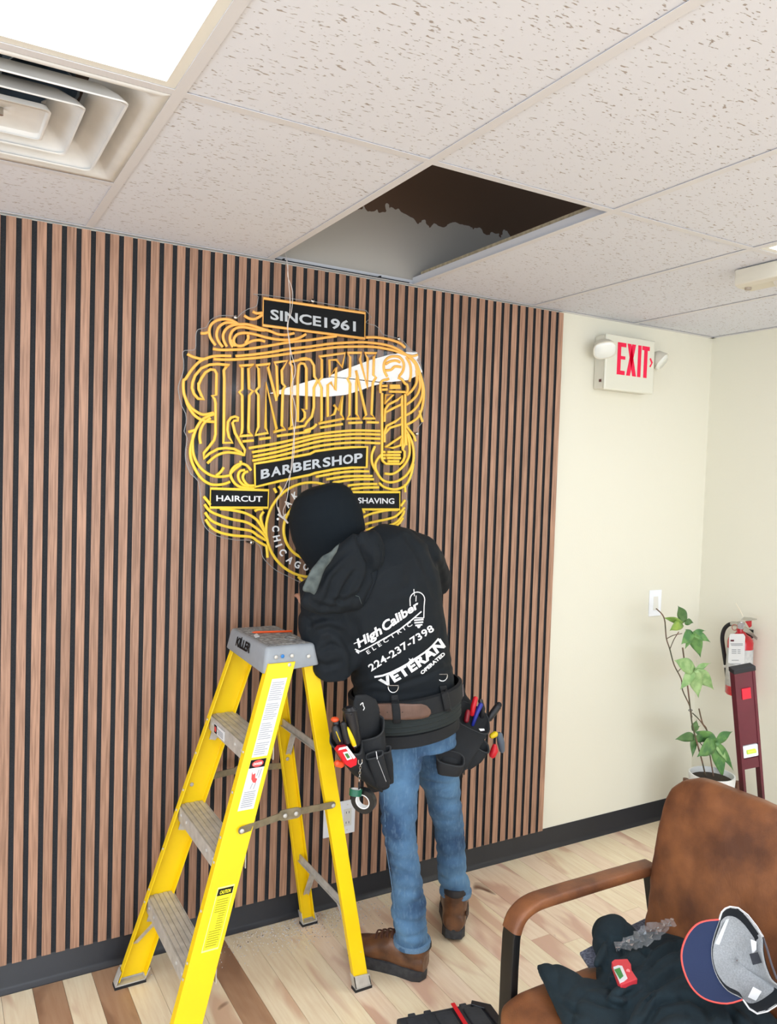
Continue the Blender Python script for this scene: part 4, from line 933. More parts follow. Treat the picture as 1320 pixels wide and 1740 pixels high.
# --- jacket
mb = MB(); torso(mb, 1.0)
mb.limb([W(640, 950, -.42), W(690, 938, -.40), SHR+Vector((-.0, 0, -.01)), SHR.lerp(ELR, .45), ELR, ELR.lerp(WRR, .4), WRR], [.085, .082, .078, .068, .062, .052, .038], 18)
mb.limb([W(615, 985, -.43), W(570, 1005, -.43), SHL, SHL.lerp(ELL, .5), ELL, ELL.lerp(WRL, .4), WRL], [.08, .09, .088, .084, .074, .058, .040], 18)
mb.ball(W(556, 1060, -.44), (.095, .085, .10), None, 16, 12)
mb.ball(W(578, 1112, -.46), (.075, .07, .075), None, 16, 12)
jkc = creases([([(690, 912), (708, 935), (720, 960), (731, 988), (738, 1012)], .006, 5), ([(528, 1092), (540, 1072), (560, 1066), (582, 1078), (596, 1104), (600, 1145)], .010, 6), ([(545, 1105), (562, 1096), (580, 1102)], .006, 4), ([(532, 1125), (555, 1132), (582, 1124)], .006, 5),
  ([(522, 1060), (545, 1050), (572, 1052)], .006, 5), ([(742, 950), (750, 975), (752, 1000)], .006, 4), ([(728, 930), (744, 965)], .005, 4), ([(604, 1168), (640, 1160), (672, 1166), (720, 1150), (765, 1128)], .005, 4), ([(600, 1130), (612, 1100), (604, 1060)], .007, 6), ([(750, 1060), (740, 1110), (764, 1130)], .004, 4), ([(655, 1010), (690, 1000), (700, 960)], .003, 7), ([(512, 1040), (530, 1062), (520, 1090)], .005, 4)])
def jkfold(p, n):
    a = jkc(p, n)+ .004*nz(p, (7, 7, 11), 1)+.0028*nz(p, (18, 18, 13), 4)
    dl = min((p-SHL.lerp(ELL, t)).length for t in (.3, .6, .9, 1.0)); dr = min((p-SHR.lerp(ELR, t)).length for t in (.3, .6, .9))
    k = max(0, 1-min(dl, dr)/.14)
    a += k*.010*nz(p, (10, 10, 17), 9)
    w_ = max(0, 1-abs(p.z-.98)/.09); a += w_*.006*nz(p, (8, 8, 30), 13)
    return a
jacket = solid('jacket', mb, .0065, 5, PERSON, M_jacket, jkfold)
for w_, h_ in ((WRL, HAL), (WRR, HAR)):
    d_ = (h_-w_).normalized(); put('cuff', MB().tube([w_-d_*.02, w_+d_*.002, w_+d_*.012], [.040, .041, .036], 18), M_nylon, jacket)
# hood pulled over the head
mb = MB(); hc = []
for (a, b_, y, hw, hd) in ((546, 824, -.335, .028, .035), (545, 829, -.335, .056, .07), (545, 839, -.335, .082, .096), (547, 856, -.335, .100, .118), (551, 878, -.335, .110, .13), (556, 905, -.34, .108, .13), (562, 930, -.35, .098, .12), (572, 952, -.37, .088, .11), (590, 975, -.40, .09, .10)):
    hc.append((W(a, b_, y)-FACE*.004, HSD*-1, hw, FACE, hd, .95))
mb.loft(hc, 26)
FO = HEADC+FACE*.12-HAX*.012
def hcut(p):
    q = p-FO; return q.dot(FACE) > -.055 and (q.dot(HSD)/.066)**2+(q.dot(HAX)/.088)**2 < 1
solid('hood', mb, .006, 4, PERSON, M_hood, lambda p, n: .0022*nz(p, (9, 9, 9), 3)+.0012*nz(p, (25, 25, 25), 6), cut=hcut, thick=.004)
jk = bvh_of(jacket)
# second hood hanging down the back
def L3(pts, y): return [W(a, b_, y) for a, b_ in pts]
vb = (CAM-W(600, 980, -.5)).normalized()
mb = MB()
mb.lens(smoothpath(L3([(524, 990), (534, 968), (552, 945), (575, 926), (597, 906), (620, 899), (636, 914), (648, 934), (646, 962), (638, 995), (620, 1030), (596, 1037), (575, 1043), (550, 1044), (524, 1038), (510, 1022)], -.545), 2, True), vb, .05, .06)
mb.ball(W(628, 940, -.53), (.05, .05, .075), None, 14, 10)
hdc = creases([([(604, 972), (592, 990), (580, 1012), (572, 1032)], .010, 4), ([(580, 968), (566, 985), (560, 1010), (548, 1028)], .008, 5), ([(620, 930), (630, 955), (624, 985), (612, 1008), (600, 1022)], .010, 4), ([(560, 1020), (585, 1022), (608, 1008)], .006, 4), ([(540, 1000), (552, 975), (575, 950), (600, 930)], .006, 5), ([(530, 1020), (545, 1030), (570, 1032)], .006, 4)])
def hoodf(p, n):
    q = p-W(600, 980, -.55); a = q.dot(RT); b_ = q.dot(UP)
    cr = a*.86+b_*-.5
    r = hdc(p, n)+.007*nz(p, (9, 9, 9), 21)+.005*nz((a*1.0, b_*.3, 0), (22, 22, 22), 23)
    r -= .012*math.exp(-((a*.93+b_*.36-.062)/.009)**2)
    return r
hood2 = solid('hanging_hood', mb, .0055, 3, PERSON, M_jacket, hoodf)
jh = bvh_of(jacket, hood2)
mb = MB(); mb.lens(smoothpath(L3([(513, 1004), (520, 985), (528, 968), (537, 958), (548, 944), (562, 936), (578, 921), (572, 938), (556, 962), (548, 978), (540, 998), (534, 1012), (526, 1006)], -.597), 2, True), vb, .012, .03)
solid('hood_lining', mb, .0045, 2, PERSON, M_camo, lambda p, n: .003*nz(p, (30, 30, 30), 2))
strip(jh, [(644, 925), (649, 940), (645, 962), (638, 990), (628, 1015), (618, 1030)], .0022, .001, 5, 'hood_seam', M_jacket, jacket)
strip(jh, [(604, 1012), (610, 1014), (614, 1026)], .0012, .001, 4, 'hood_seam', M_camo, jacket)

# --- print on the back
def pr(mb_, name='back_print'):
    return put(name, mb_, M_white, jacket, smooth=False)
jk_last = [None]
def jpt(px, py, lift=.0022):
    q = onto(jk, px, py, lift)
    if q is None: q = W(px, py, -.57)
    return q
def subdiv(vs, fs, mx):
    me = bpy.data.meshes.new('x'); me.from_pydata(vs, [], fs); bm = bmesh.new(); bm.from_mesh(me); bmesh.ops.triangulate(bm, faces=bm.faces)
    for _ in range(3):
        es = [e for e in bm.edges if e.calc_length() > mx]
        if not es: break
        bmesh.ops.subdivide_edges(bm, edges=es, cuts=1); bmesh.ops.triangulate(bm, faces=[f for f in bm.faces if len(f.verts) > 3])
    v = [tuple(q.co) for q in bm.verts]; f = [tuple(q.index for q in fc.verts) for fc in bm.faces]
    bm.verts.index_update(); f = [tuple(q.index for q in fc.verts) for fc in bm.faces]; bm.free(); bpy.data.meshes.remove(me); return v, f
def jtext(s, p0, p1, h, bold=0, shear=0, spacing=1, arc=0, slantup=None, h2=None):
    vs, fs = text_geo(s, bold, 0, spacing, shear)
    dx, dy = p1[0]-p0[0], p1[1]-p0[1]; L = math.hypot(dx, dy); ux, uy = dx/L, dy/L
    vx, vy = (uy, -ux) if slantup is None else slantup
    def m(u, v):
        hh = h if h2 is None else lerp(h, h2, u)
        return (p0[0]+dx*u+vx*(v*hh+arc*math.sin(PI*u)), p0[1]+dy*u+vy*(v*hh+arc*math.sin(PI*u)), 0)
    v2, f2 = subdiv([m(u, v) for u, v, z in vs], fs, 5)
    pr(MB().add([jpt(a, b_) for a, b_, _ in v2], f2), 'back_lettering')
def jpoly(pts):
    v2, f2 = subdiv([(a, b_, 0) for a, b_ in pts], [tuple(range(len(pts)))], 4); pr(MB().add([jpt(a, b_) for a, b_, _ in v2], f2))
def jline(pts, w, taper=False):
    n = len(pts); a_ = []; c_ = []
    for i, p in enumerate(pts):
        q0, q1 = pts[max(0, i-1)], pts[min(n-1, i+1)]; L = math.hypot(q1[0]-q0[0], q1[1]-q0[1]); nx, ny = -(q1[1]-q0[1])/L, (q1[0]-q0[0])/L
        a_.append((p[0]+nx*w/2, p[1]+ny*w/2)); c_.append((p[0]-nx*w/2, p[1]-ny*w/2))
    for i in range(n-1): jpoly([a_[i], a_[i+1], c_[i+1], c_[i]])
jtext('High', (609, 1101), (651, 1075), 15, bold=.035, shear=.25, h2=16)
jtext('Caliber', (654, 1073), (714.5, 1030), 17, bold=.035, shear=.25, h2=13)
jline([(603, 1103), (612, 1107), (628, 1099), (642, 1091), (660, 1081), (680, 1069), (700, 1053), (716, 1039)], 2.2)
jline([(601, 1094), (612, 1089)], 1.4); jline([(605, 1106), (610, 1110)], 3)
jtext('ELECTRIC', (625, 1112), (701, 1062), 7, bold=.012, spacing=1.7)
jline([(697, 1030)]+[(709+12.5*math.cos(a), 1019+13*math.sin(a)) for a in [PI*(1+k/10) for k in range(0, 11)]]+[(720.5, 1030), (720, 1050)], 1.7)
jline([(703, 1050), (720, 1050)], 1.6)
for k, w_ in enumerate((16, 15, 12)): jline([(712-w_/2-.5, 1054+k*4.4), (712+w_/2-.5, 1052.6+k*4.4)], 2.6)
jpoly([(708, 1064), (715, 1063), (713, 1067), (710, 1067.5)])
jline([(703, 1001), (704, 1013), (707, 1012), (706.5, 1022)], 1.3)
jtext('224-237-7398', (630.5, 1141), (738.5, 1071), 12.5, bold=.025, spacing=1.08)
jline([(636, 1150.5), (650, 1148), (664, 1143), (680, 1135), (696, 1126)], 3.2); jline([(700, 1122.5), (712, 1115), (724, 1107), (734, 1098), (745.5, 1085)], 3.0)
jpoly([(698.5+(6.5 if k % 2 == 0 else 2.6)*math.sin(k*PI/5+.5), 1123-(6.5 if k % 2 == 0 else 2.6)*math.cos(k*PI/5+.5)) for k in range(10)])
jtext('VETERAN', (651, 1169), (757, 1098), 17, bold=.05, spacing=1.12, arc=-4.5)
jtext('OPERATED', (717, 1146.5), (757, 1112), 6.2, bold=.05)

# ============================================================ TOOL BELT, POUCHES AND TOOLS
TB = thing('tool_belt', 'black padded tool belt with brown strap end worn around the hips', 'tool belt', (1.07, -.43, .85))
def ringpath(cx, cy, y, a, b_, tilt, n=40, yaw=0):
    c_ = W(cx, cy, y); t = math.radians(tilt); sv = Vector((math.cos(t), 0, math.sin(t))); o = []
    for k in range(n): q = 2*PI*k/n; o.append(c_+sv*a*math.cos(q)+Y3*b_*math.sin(q))
    return o, Vector((-math.sin(t), 0, math.cos(t)))
def band(name, cx, cy, y, a, b_, tilt, h, th, m, par, a2=None):
    o, u = ringpath(cx, cy, y, a, b_, tilt); o2, _ = ringpath(cx, cy, y, a2 or a, (b_ if a2 is None else b_+(a2-a)), tilt); c_ = W(cx, cy, y); n = len(o); mb = MB(); L = []
    def out(p, t): q = (p-c_); q = q-u*q.dot(u); return p+q.normalized()*t
    L = [[out(p, 0)-u*h/2 for p in o], [out(p, th)-u*(h/2-.004) for p in o], [out(p, th)+u*(h/2-.004) for p in o2], [out(p, 0)+u*h/2 for p in o2]]
    vs = [v for l in L for v in l]; fs = [(i*n+k, i*n+(k+1) % n, ((i+1) % 4)*n+(k+1) % n, ((i+1) % 4)*n+k) for i in range(4) for k in range(n)]
    mb.add(vs, fs); return put(name, mb, m, par, auto=50)
band('padded_band', 690, 1180, -.435, .196, .146, 6, .062, .012, M_nylon, TB)
M_web = mat('ribbed_black_webbing', (28, 36, 36), .8, bump=.5, bscale=90, bstretch=(.1, .1, 8))
bw = band('webbing_belt', 691, 1207, -.437, .190, .143, 5, .06, .010, M_web, TB)
for dz in (-8, 0, 8): band('webbing_rib', 691, 1207+dz, -.437, .1995, .1525, 5, .007, .0018, M_web, bw)
band('lower_band', 692, 1233, -.437, .186, .139, 5, .046, .006, M_nylon, TB)
tb_ = bvh_of(*[o for o in COL.objects if o.type == 'MESH' and o.parent == TB])
jt = bvh_of(jacket, jeans, *[o for o in COL.objects if o.type == 'MESH' and o.parent == TB])
def patch(name, pts, m, par, lift=.003, th=.003, bv=None, label=None):
    """a flexible flat piece lying on the body surface: outline in the picture, real thickness"""
    v2, f2 = subdiv([(a, b_, 0) for a, b_ in pts], [tuple(range(len(pts)))], 5)
    P_ = []
    for a, b_, _ in v2:
        q = onto(bv or jt, a, b_, lift); P_.append(q if q is not None else W(a, b_, -.58))
    o = put(name, MB().add(P_, f2), m, par, smooth=True, label=label); q = o.modifiers.new('t', 'SOLIDIFY'); q.thickness = th; q.offset = 0; return o
M_strap = mat('brown_leather_strap', (122, 92, 78), .5, col2=(100, 74, 62), vscale=20, bump=.2, bscale=200)
bs = patch('belt_end', [(640, 1196), (672, 1195), (700, 1196.5), (716, 1196), (725, 1199), (731, 1206), (732, 1212), (727, 1218), (716, 1221), (700, 1222.5), (672, 1223), (642, 1222)], M_strap, TB, .004, .004, label='brown leather strap end')
for x in (645.5, 658, 683.5): q = onto(jt, x, 1210, .0062); put('punch_hole', MB().cyl(q, q+ray(x, 1210)*.001, .0022, 8), M_black, bs)
for pts in ([(664, 1181), (676, 1180), (680, 1206), (681, 1229), (668, 1229), (666, 1206)], [(747, 1166), (758, 1165), (764, 1190), (767, 1208), (756, 1209), (752, 1190)]): patch('keeper_loop', pts, M_nylon, TB, .009, .003)
jtb = jt
for (x, y, r_) in ((668, 1167, .0165), (751.5, 1148, .0165)):
    c_ = onto(jt, x, y, .010) or W(x, y, -.58); mb = MB(); vv = (CAM-c_).normalized()
    mb.tube([c_+RT*r_*math.cos(a)-UP*r_*math.sin(a)*1.1 for a in [PI*k/12 for k in range(13)]]+[c_-RT*r_+UP*.004, c_+RT*r_+UP*.004], .0019, 6, True)
    put('d_ring', mb, M_chrome, TB)
def bag(name, rows, label, tip=True):
    """pouch: rows of (px,py,y,half width m, half depth m, tilt deg), first row = mouth"""
    cs = [W(a, b_, y) for a, b_, y, *_ in rows]; rg = []
    for i, (a, b_, y, hw, hd, ti) in enumerate(rows):
        t = math.radians(ti); sv = (RT*math.cos(t)+UP*math.sin(t)); dv = FW.cross(Vector((0, 0, 0))) if False else None
        f = Vector((FW.x, FW.y, 0)).normalized(); rg.append((cs[i], sv, hw, (f*.85+Z3*(.55 if i == 0 else .15)).normalized() if tip else f, hd, .62))
    return rg
def pouch(name, rows, par, wall=.004, m=M_nylon):
    rg = bag(name, rows, ''); mb = MB(); n = 22; outer = MB().loft(rg, n, cap=False); vs = outer.v; fs = list(outer.f)
    k = len(rg); fs.append(tuple(range((k-1)*n, k*n)))
    inner = MB().loft([(r_[0], r_[1], r_[2]-wall, r_[3], r_[4]-wall, .62) for r_ in rg[:max(2, k-1)]], n, cap=False); b0 = len(vs); vs = vs+inner.v; fs += [tuple(i+b0 for i in f) for f in inner.f]
    fs += [(q, (q+1) % n, b0+(q+1) % n, b0+q) for q in range(n)]; fs.append(tuple(range(b0+(max(2, k-1)-1)*n, b0+max(2, k-1)*n)))
    mb.add(vs, fs); o = put(name, mb, m, par, auto=40)
    def rim(i, off=0): r_ = rg[i]; return [r_[0]+r_[1]*(r_[2]+off)*math.copysign(abs(math.cos(a))**.62, math.cos(a))+r_[3]*(r_[4]+off)*math.copysign(abs(math.sin(a))**.62, math.sin(a)) for a in [2*PI*q/32 for q in range(32)]]
    put('binding', MB().tube(rim(0), .0028, 6, True), mat('pouch_binding', (44, 46, 48), .8), o)
    return o, rim
TP = thing('tool_pouch', 'black tool pouch on the left hip holding pliers and a red level', 'tool pouch', W(630, 1345, -.6), 'black tool pouches on the belt')
o, rim = pouch('main_pocket', [(622, 1238, -.60, .056, .045, 12), (628, 1270, -.605, .052, .040, 12), (636, 1305, -.61, .045, .032, 12), (645, 1338, -.615, .033, .022, 14)], TP)
o2, _ = pouch('outer_pocket', [(588, 1262, -.63, .050, .035, -18), (600, 1290, -.63, .050, .033, -22), (618, 1318, -.63, .045, .026, -26), (640, 1338, -.63, .022, .014, -30)], TP)
o3, _ = pouch('narrow_pocket', [(636, 1283, -.665, .026, .012, 14), (642, 1304, -.665, .026, .012, 14), (650, 1330, -.665, .024, .010, 14), (652, 1336, -.665, .018, .007, 14)], TP)
o3, _ = pouch('narrow_pocket', [(656, 1274, -.645, .014, .012, 14), (660, 1300, -.645, .015, .012, 14), (662, 1330, -.645, .013, .010, 14)], TP)
mb = MB(); mb.lens(smoothpath([W(x, y, -.60) for x, y in [(604, 1180), (640, 1188), (646, 1225), (650, 1262), (640, 1290), (608, 1275), (590, 1250), (597, 1215)]], 2, True), vb, .012, .03); solid('back_panel', mb, .005, 2, TP, M_nylon, lambda p, n: .002*nz(p, (20, 20, 20), 3))
put('stitching', MB().tube([W(639, 1277, -.682), W(641, 1290, -.682)], .0012, 5).tube([W(642, 1292, -.682), W(656, 1328, -.682)], .0005, 5), M_white, TP, kind='stuff')
put('stretched_logo_mark', MB().tube(smoothpath([W(612, 1198, -.624), W(616, 1194, -.624), W(617, 1199, -.624), W(619, 1203, -.624), W(617, 1207, -.624)], 3), .0016, 5), M_white, TP)
TP2 = thing('tool_pouch', 'black tool pouch on the right hip holding red and blue plier handles', 'tool pouch', W(775, 1320, -.5), 'black tool pouches on the belt')
o, rim = pouch('main_pocket', [(801, 1218, -.42, .070, .060, -24), (787, 1250, -.46, .068, .050, -22), (771, 1282, -.50, .062, .040, -14), (764, 1308, -.51, .046, .030, -8)], TP2)
o2, _ = pouch('outer_pocket', [(812, 1262, -.50, .044, .028, -30), (802, 1285, -.50, .036, .024, -26), (790, 1302, -.50, .022, .014, -20)], TP2)
o2b, _ = pouch('lower_pocket', [(765, 1288, -.54, .048, .030, -12), (764, 1300, -.54, .047, .028, -10), (762, 1314, -.54, .038, .020, -6)], TP2, m=mat('dark_brown_nylon', (26, 26, 28), .75, bump=.3, bscale=500))
mb = MB(); mb.lens(smoothpath([W(x, y, -.36) for x, y in [(768, 1190), (776, 1168), (786, 1160), (792, 1180), (806, 1196), (822, 1212), (830, 1230), (818, 1250), (790, 1250), (770, 1235)]], 2, True), vb, .008, .02); solid('back_panel', mb, .005, 2, TP2, M_nylon, lambda p, n: .002*nz(p, (20, 20, 20), 3))
put('grey_patch', MB().prism([W(x, y, -.452) for x, y in [(781, 1176), (786, 1162), (787, 1182), (779, 1192)]], (0, -.003, 0)), mat('grey_suede', (120, 108, 108), .8), TP2, smooth=False)
put('white_tag', MB().prism([W(x, y, -.495) for x, y in [(813, 1238), (822, 1238), (823, 1241), (816, 1242)]], (0, -.002, 0)), M_white, TP2, smooth=False)
def tool(name, label, cat, mb, m, parts=(), group=None):
    loc = sum(mb.v, Vector())/len(mb.v)
    if not parts: o = put(name, mb, m, loc=loc); return tag(o, label, cat, group)
    t = thing(name, label, cat, loc, group); put(parts[0], mb, m, t)
    for pn, pm, pmat in parts[1:]: put(pn, pm, pmat, t)
    return t
M_orange = mat('orange_plastic', (226, 84, 40), .4); M_ytool = mat('yellow_grip', (238, 204, 20), .4); M_blue = mat('blue_grip', (34, 46, 150), .4); M_dk = mat('dark_tool_plastic', (26, 26, 30), .4); M_gr = mat('grey_tool_plastic', (86, 98, 112), .45)
Yt = -.63
tool('screwdriver', 'screwdriver with orange butt cap in the left pouch beside the yellow ladder leg', 'screwdriver', MB().limb([W(573, 1240, Yt), W(572, 1230, Yt), W(571, 1226, Yt)], [.011, .012, .011], 12), M_dk, ('handle', ('cap', MB().ball(W(569, 1222.5, Yt), (.0125, .0125, .008), None, 14, 8), M_orange)))
tool('flashlight', 'black flashlight standing in the left pouch against the belt', 'flashlight', MB().limb([W(605, 1262, -.645), W(600, 1235, -.645), W(594, 1208, -.645)], [.017, .019, .021], 14), M_dk, ('body', ('switch', MB().ball(W(596, 1213, -.668), (.005, .003, .005), None, 10, 6), M_rub), ('ridge', MB().tube([W(594, 1206, -.645)+X3*.0215*math.cos(k*PI/8)+Y3*.0215*math.sin(k*PI/8) for k in range(16)], .002, 5, True), M_rub)))
tool('pliers', 'pliers with a black and yellow grip in the left pouch', 'pliers', MB().limb(smoothpath([W(589, 1238, -.655), W(596, 1252, -.658), W(602, 1266, -.655)], 4), [.0075]*9, 10), M_ytool, ('grip', ('second_grip', MB().limb(smoothpath([W(583, 1230, -.655), W(586, 1245, -.655), W(590, 1262, -.655)], 4), [.010]*9, 10), M_dk), ('jaw_joint', MB().limb([W(602, 1266, -.655), W(604, 1276, -.65)], [.008, .006], 10), M_chrome)))
tool('wire_stripper', 'slim dark tool with a thin yellow line beside the orange capped screwdriver', 'hand tool', MB().limb([W(570, 1236, -.64), W(574, 1252, -.64), W(580, 1264, -.64)], [.013, .016, .014], 12), M_dk, ('grip', ('yellow_stripe', MB().tube([W(571, 1243, -.657), W(578, 1260, -.657)], .0013, 6), M_ytool)))
# red pocket level clipped to the pouch
A_ = lambda x, y, q=-.672: W(x, y, q)
t = thing('torpedo_level', 'small red and white level clipped to the front of the left pouch', 'level', A_(590, 1288))
put('body', MB().prism([A_(573, 1276), A_(578, 1270), A_(590, 1268), A_(607, 1290), A_(606, 1300), A_(596, 1305), A_(588, 1300)], (0, .022, 0)), M_red, t, smooth=False, bevel=.0015)
put('white_side', MB().prism([A_(577, 1271, -.6735), A_(590, 1268, -.6735), A_(604, 1287, -.6735), A_(601, 1290, -.6735), A_(588, 1272, -.6735), A_(575, 1275, -.6735)], (0, .002, 0)), M_white, t, smooth=False)
vw = put('vial_frame', MB().prism([A_(583, 1279, -.6745), A_(591, 1277, -.6745), A_(599, 1289, -.6745), A_(590, 1292, -.6745)], (0, .003, 0)), M_white, t, smooth=False)
put('vial', MB().prism([A_(585.5, 1281, -.6755), A_(590.5, 1280, -.6755), A_(595, 1287, -.6755), A_(590.5, 1289, -.6755)], (0, .002, 0)), mat('vial_green', (70, 120, 60), .3), vw, smooth=False)
tool('marker', 'short orange tool end low in the left pouch beside the red level', 'hand tool', MB().limb([W(572, 1297, -.645), W(581, 1299, -.645)], [.0105, .0105], 10), M_orange)
# carabiner, chain and tape rolls
t = thing('key_clip', 'silver clip and chain hanging below the left pouch', 'clip', W(612, 1293, -.67), None)
put('hook', MB().tube(smoothpath([W(x, y, -.672) for x, y in [(609, 1291), (609, 1297), (612, 1299), (615, 1296), (615, 1290)]], 4), .0016, 6), M_chrome, t)
for k in range(7):
    y = 1300+k*4.4; c_ = W(612.4-k*.35, y, -.672)
    ax = (RT if k % 2 else FW); put('chain_link', MB().tube([c_+UP*.0048*math.cos(a)+ax*.0026*math.sin(a) for a in [2*PI*q/12 for q in range(12)]], .0009, 5, True), M_chrome, t)
put('strap', MB().tube([W(610, 1329, -.672), W(610, 1350, -.672)], .0028, 6), M_nylon, t)
def tape(name, label, c_, axis, r1, r0, w, m, mc, group='tape rolls hung from the pouch'):
    axis = axis.normalized(); q = axis.to_track_quat('Z', 'Y').to_matrix(); t = thing(name, label, 'tape', c_, group)
    put('tape', MB().lathe([(r0+.003, -w/2), (r1, -w/2), (r1, w/2), (r0+.003, w/2), (r0+.003, -w/2)], c_, 28, q), m, t)
    put('core', MB().lathe([(r0, -w/2-.0003), (r0+.003, -w/2-.0003), (r0+.003, w/2+.0003), (r0, w/2+.0003), (r0, -w/2-.0003)], c_, 28, q), mc, t)
    return t
tape('tape_roll', 'green tape roll hung from the left pouch strap', W(604, 1346, -.672), Vector((.15, .12, 1)), .019, .012, .019, mat('green_tape', (16, 92, 66), .4), M_white)
tape('tape_roll', 'black electrical tape roll with white core hung under the green roll', W(618, 1360, -.668), Vector((.80, .62, .12)), .0385, .020, .019, mat('black_tape', (22, 24, 26), .35), M_white)
Yr = -.415
tool('pliers', 'pliers with a bright red handle sticking out of the right pouch', 'pliers', MB().limb([W(802, 1214, Yr), W(804, 1200, Yr), W(808, 1186, Yr)], [.009, .010, .009], 12), M_red, ('grip', ('second_grip', MB().limb([W(792, 1225, Yr), W(794, 1213, Yr), W(795, 1208, Yr)], [.010, .010, .008], 12), mat('dark_red_grip', (140, 22, 36), .4))))
tool('pliers', 'pliers with a blue handle leaning out of the right pouch', 'pliers', MB().limb([W(803, 1232, -.425), W(810, 1212, -.425), W(817, 1197, -.425)], [.006, .008, .009], 12), M_blue, ('grip', ('second_grip', MB().limb([W(818, 1220, Yr), W(820, 1204, Yr), W(816, 1190, Yr)], [.009, .010, .009], 12), M_dk)))
tool('screwdriver', 'black round handle poking up from the outer corner of the right pouch', 'screwdriver', MB().limb([W(830, 1222, -.40), W(838, 1211, -.40), W(846, 1200, -.40)], [.012, .0135, .0135], 14), M_dk, ('handle', ('end_cap', MB().ball(W(847.5, 1198, -.40), .0115, None, 12, 8), M_rub)))
t = tool('utility_knife', 'yellow, red and grey tool hooked on the right edge of the right pouch', 'knife', MB().limb([W(848, 1248, -.43), W(851, 1262, -.43), W(853, 1276, -.43)], [.012, .014, .010], 12), M_gr, ('body', ('yellow_collar', MB().limb([W(835, 1251, -.43), W(842, 1247, -.43)], [.010, .011], 12), M_ytool), ('red_grip', MB().limb([W(836, 1284, -.435), W(840, 1275, -.435), W(840, 1267, -.435)], [.013, .015, .009], 12), M_red)))
t = thing('key_ring', 'bunch of keys clipped under the right pouch', 'keys', W(785, 1308, -.49))
put('ring', MB().tube([W(789, 1299, -.53)+RT*.012*math.cos(a)+UP*.012*math.sin(a) for a in [2*PI*q/16 for q in range(16)]], .0014, 6, True), M_chrome, t)
for k, (x, y, a_) in enumerate(((781, 1307, .4), (785, 1311, .0), (790, 1306, -.3))): put('key', MB().cyl(W(x, y-2, -.532-k*.003), W(x, y-2, -.529-k*.003), .009, 12).box(W(x+math.sin(a_)*5, y+5, -.53-k*.003), (.005, .002, .022)), M_blkmetal, t)

# ============================================================ OUTLET, SWITCH, EXIT SIGN, CEILING BOX
def plate(name, label, x0, x1, z0, z1, yb, toggles):
    t = thing(name, label, 'switch' if 'switch' in name else 'outlet', ((x0+x1)/2, yb, (z0+z1)/2))
    put('cover_plate', MB().box2((x0, yb-.006, z0), (x1, yb, z1)), mat('bright_white_plate', (246, 248, 252), .4), t, bevel=.0025)
    return t
t = plate('wall_outlet', 'white double wall outlet plate low on the slat wall behind the ladder', .887, 1.024, .288, .420, -.0167, 2)
zc = .354
for cx_ in (.921, .989):
    if cx_ < .95:
        for dz in (.02, -.02):
            so = put('socket', MB().prism([(cx_+.0165*math.copysign(min(abs(math.cos(a)), .85), math.cos(a)), -.0227, zc+dz+.0145*math.sin(a)) for a in [2*PI*k/20 for k in range(20)]], (0, -.002, 0)), M_wplastic, t, smooth=False)
            for dx, hh in ((-.006, .008), (.006, .0065)): put('slot', MB().box((cx_+dx, -.0252, zc+dz+.002), (.0018, .001, hh)), M_black, so, smooth=False)
    else:
        so = put('socket', MB().box((cx_, -.0238, zc), (.034, .003, .068)), M_wplastic, t, bevel=.001)
        for dz in (.02, -.02):
            for dx in (-.006, .006): put('slot', MB().box((cx_+dx, -.0257, zc+dz), (.0018, .001, .008)), M_black, so, smooth=False)
    for dz in (.05, -.05): put('screw', MB().cyl((cx_, -.0225, zc+dz), (cx_, -.0238, zc+dz), .003, 10), M_wplastic, t)
a_ = W(1103, 1003, 0); b_ = W(1121, 1046, 0)
t = plate('light_switch', 'white rocker light switch on the cream wall above the plant', a_.x, b_.x, b_.z, a_.z, 0, 1)
xm, zm = (a_.x+b_.x)/2, (a_.z+b_.z)/2
put('rocker', MB().prism([(xm-.016, -.006, zm-.033), (xm-.016, -.0115, zm-.033), (xm-.016, -.0065, zm+.033), (xm-.016, -.006, zm+.033)], (.032, 0, 0)), M_wplastic, t, smooth=False)
# exit sign
ex0, ex1, ez0, ez1, ey = 2.203, 2.518, 2.115, 2.366, -.078
t = thing('exit_sign', 'white wall exit sign with red letters and two swivel lamp heads', 'exit sign', ((ex0+ex1)/2, 0, ez0))
put('housing', MB().box2((ex0+.004, ey+.012, ez0+.004), (ex1-.004, -.0, ez1-.004)), M_ivory, t, bevel=.008, seg=3)
fp = put('face_plate', MB().box2((ex0, ey, ez0), (ex1, ey+.014, ez1)), mat('exit_face', (226, 224, 208), .4), t, bevel=.008, seg=3)
M_exit = mat('exit_red', (226, 10, 66), .5, emit=.2)
def E_(x, y): return (ex0+(x-385)/(905-385)*(ex1-ex0)) if False else None
def ef(u, v): return Vector((lerp(ex0, ex1, u), ey-.0012, lerp(ez0, ez1, v)))
def bars(name, polys, m): 
    for pts in polys:
        pass
    mb = MB()
    for pts in polys: mb.prism([ef(u, v) for u, v in pts], (0, .001, 0))
    return put(name, mb, m, fp, smooth=False)
v0, v1, w_ = .29, .87, .055
bars('letter_e', [[(.225, v0), (.295, v0), (.295, v1), (.225, v1)], [(.29, v0), (.385, v0), (.385, v0+.075), (.29, v0+.075)], [(.29, v1-.075), (.395, v1-.075), (.395, v1), (.29, v1)], [(.29, .57), (.385, .57), (.385, .63), (.29, .63)]], M_exit)
bars('letter_x', [[(.415, v0), (.492, v0), (.592, v1), (.515, v1)], [(.54, v0), (.617, v0), (.497, v1), (.42, v1)]], M_exit)
bars('letter_i', [[(.64, v0), (.708, v0), (.708, v1), (.64, v1)]], M_exit)
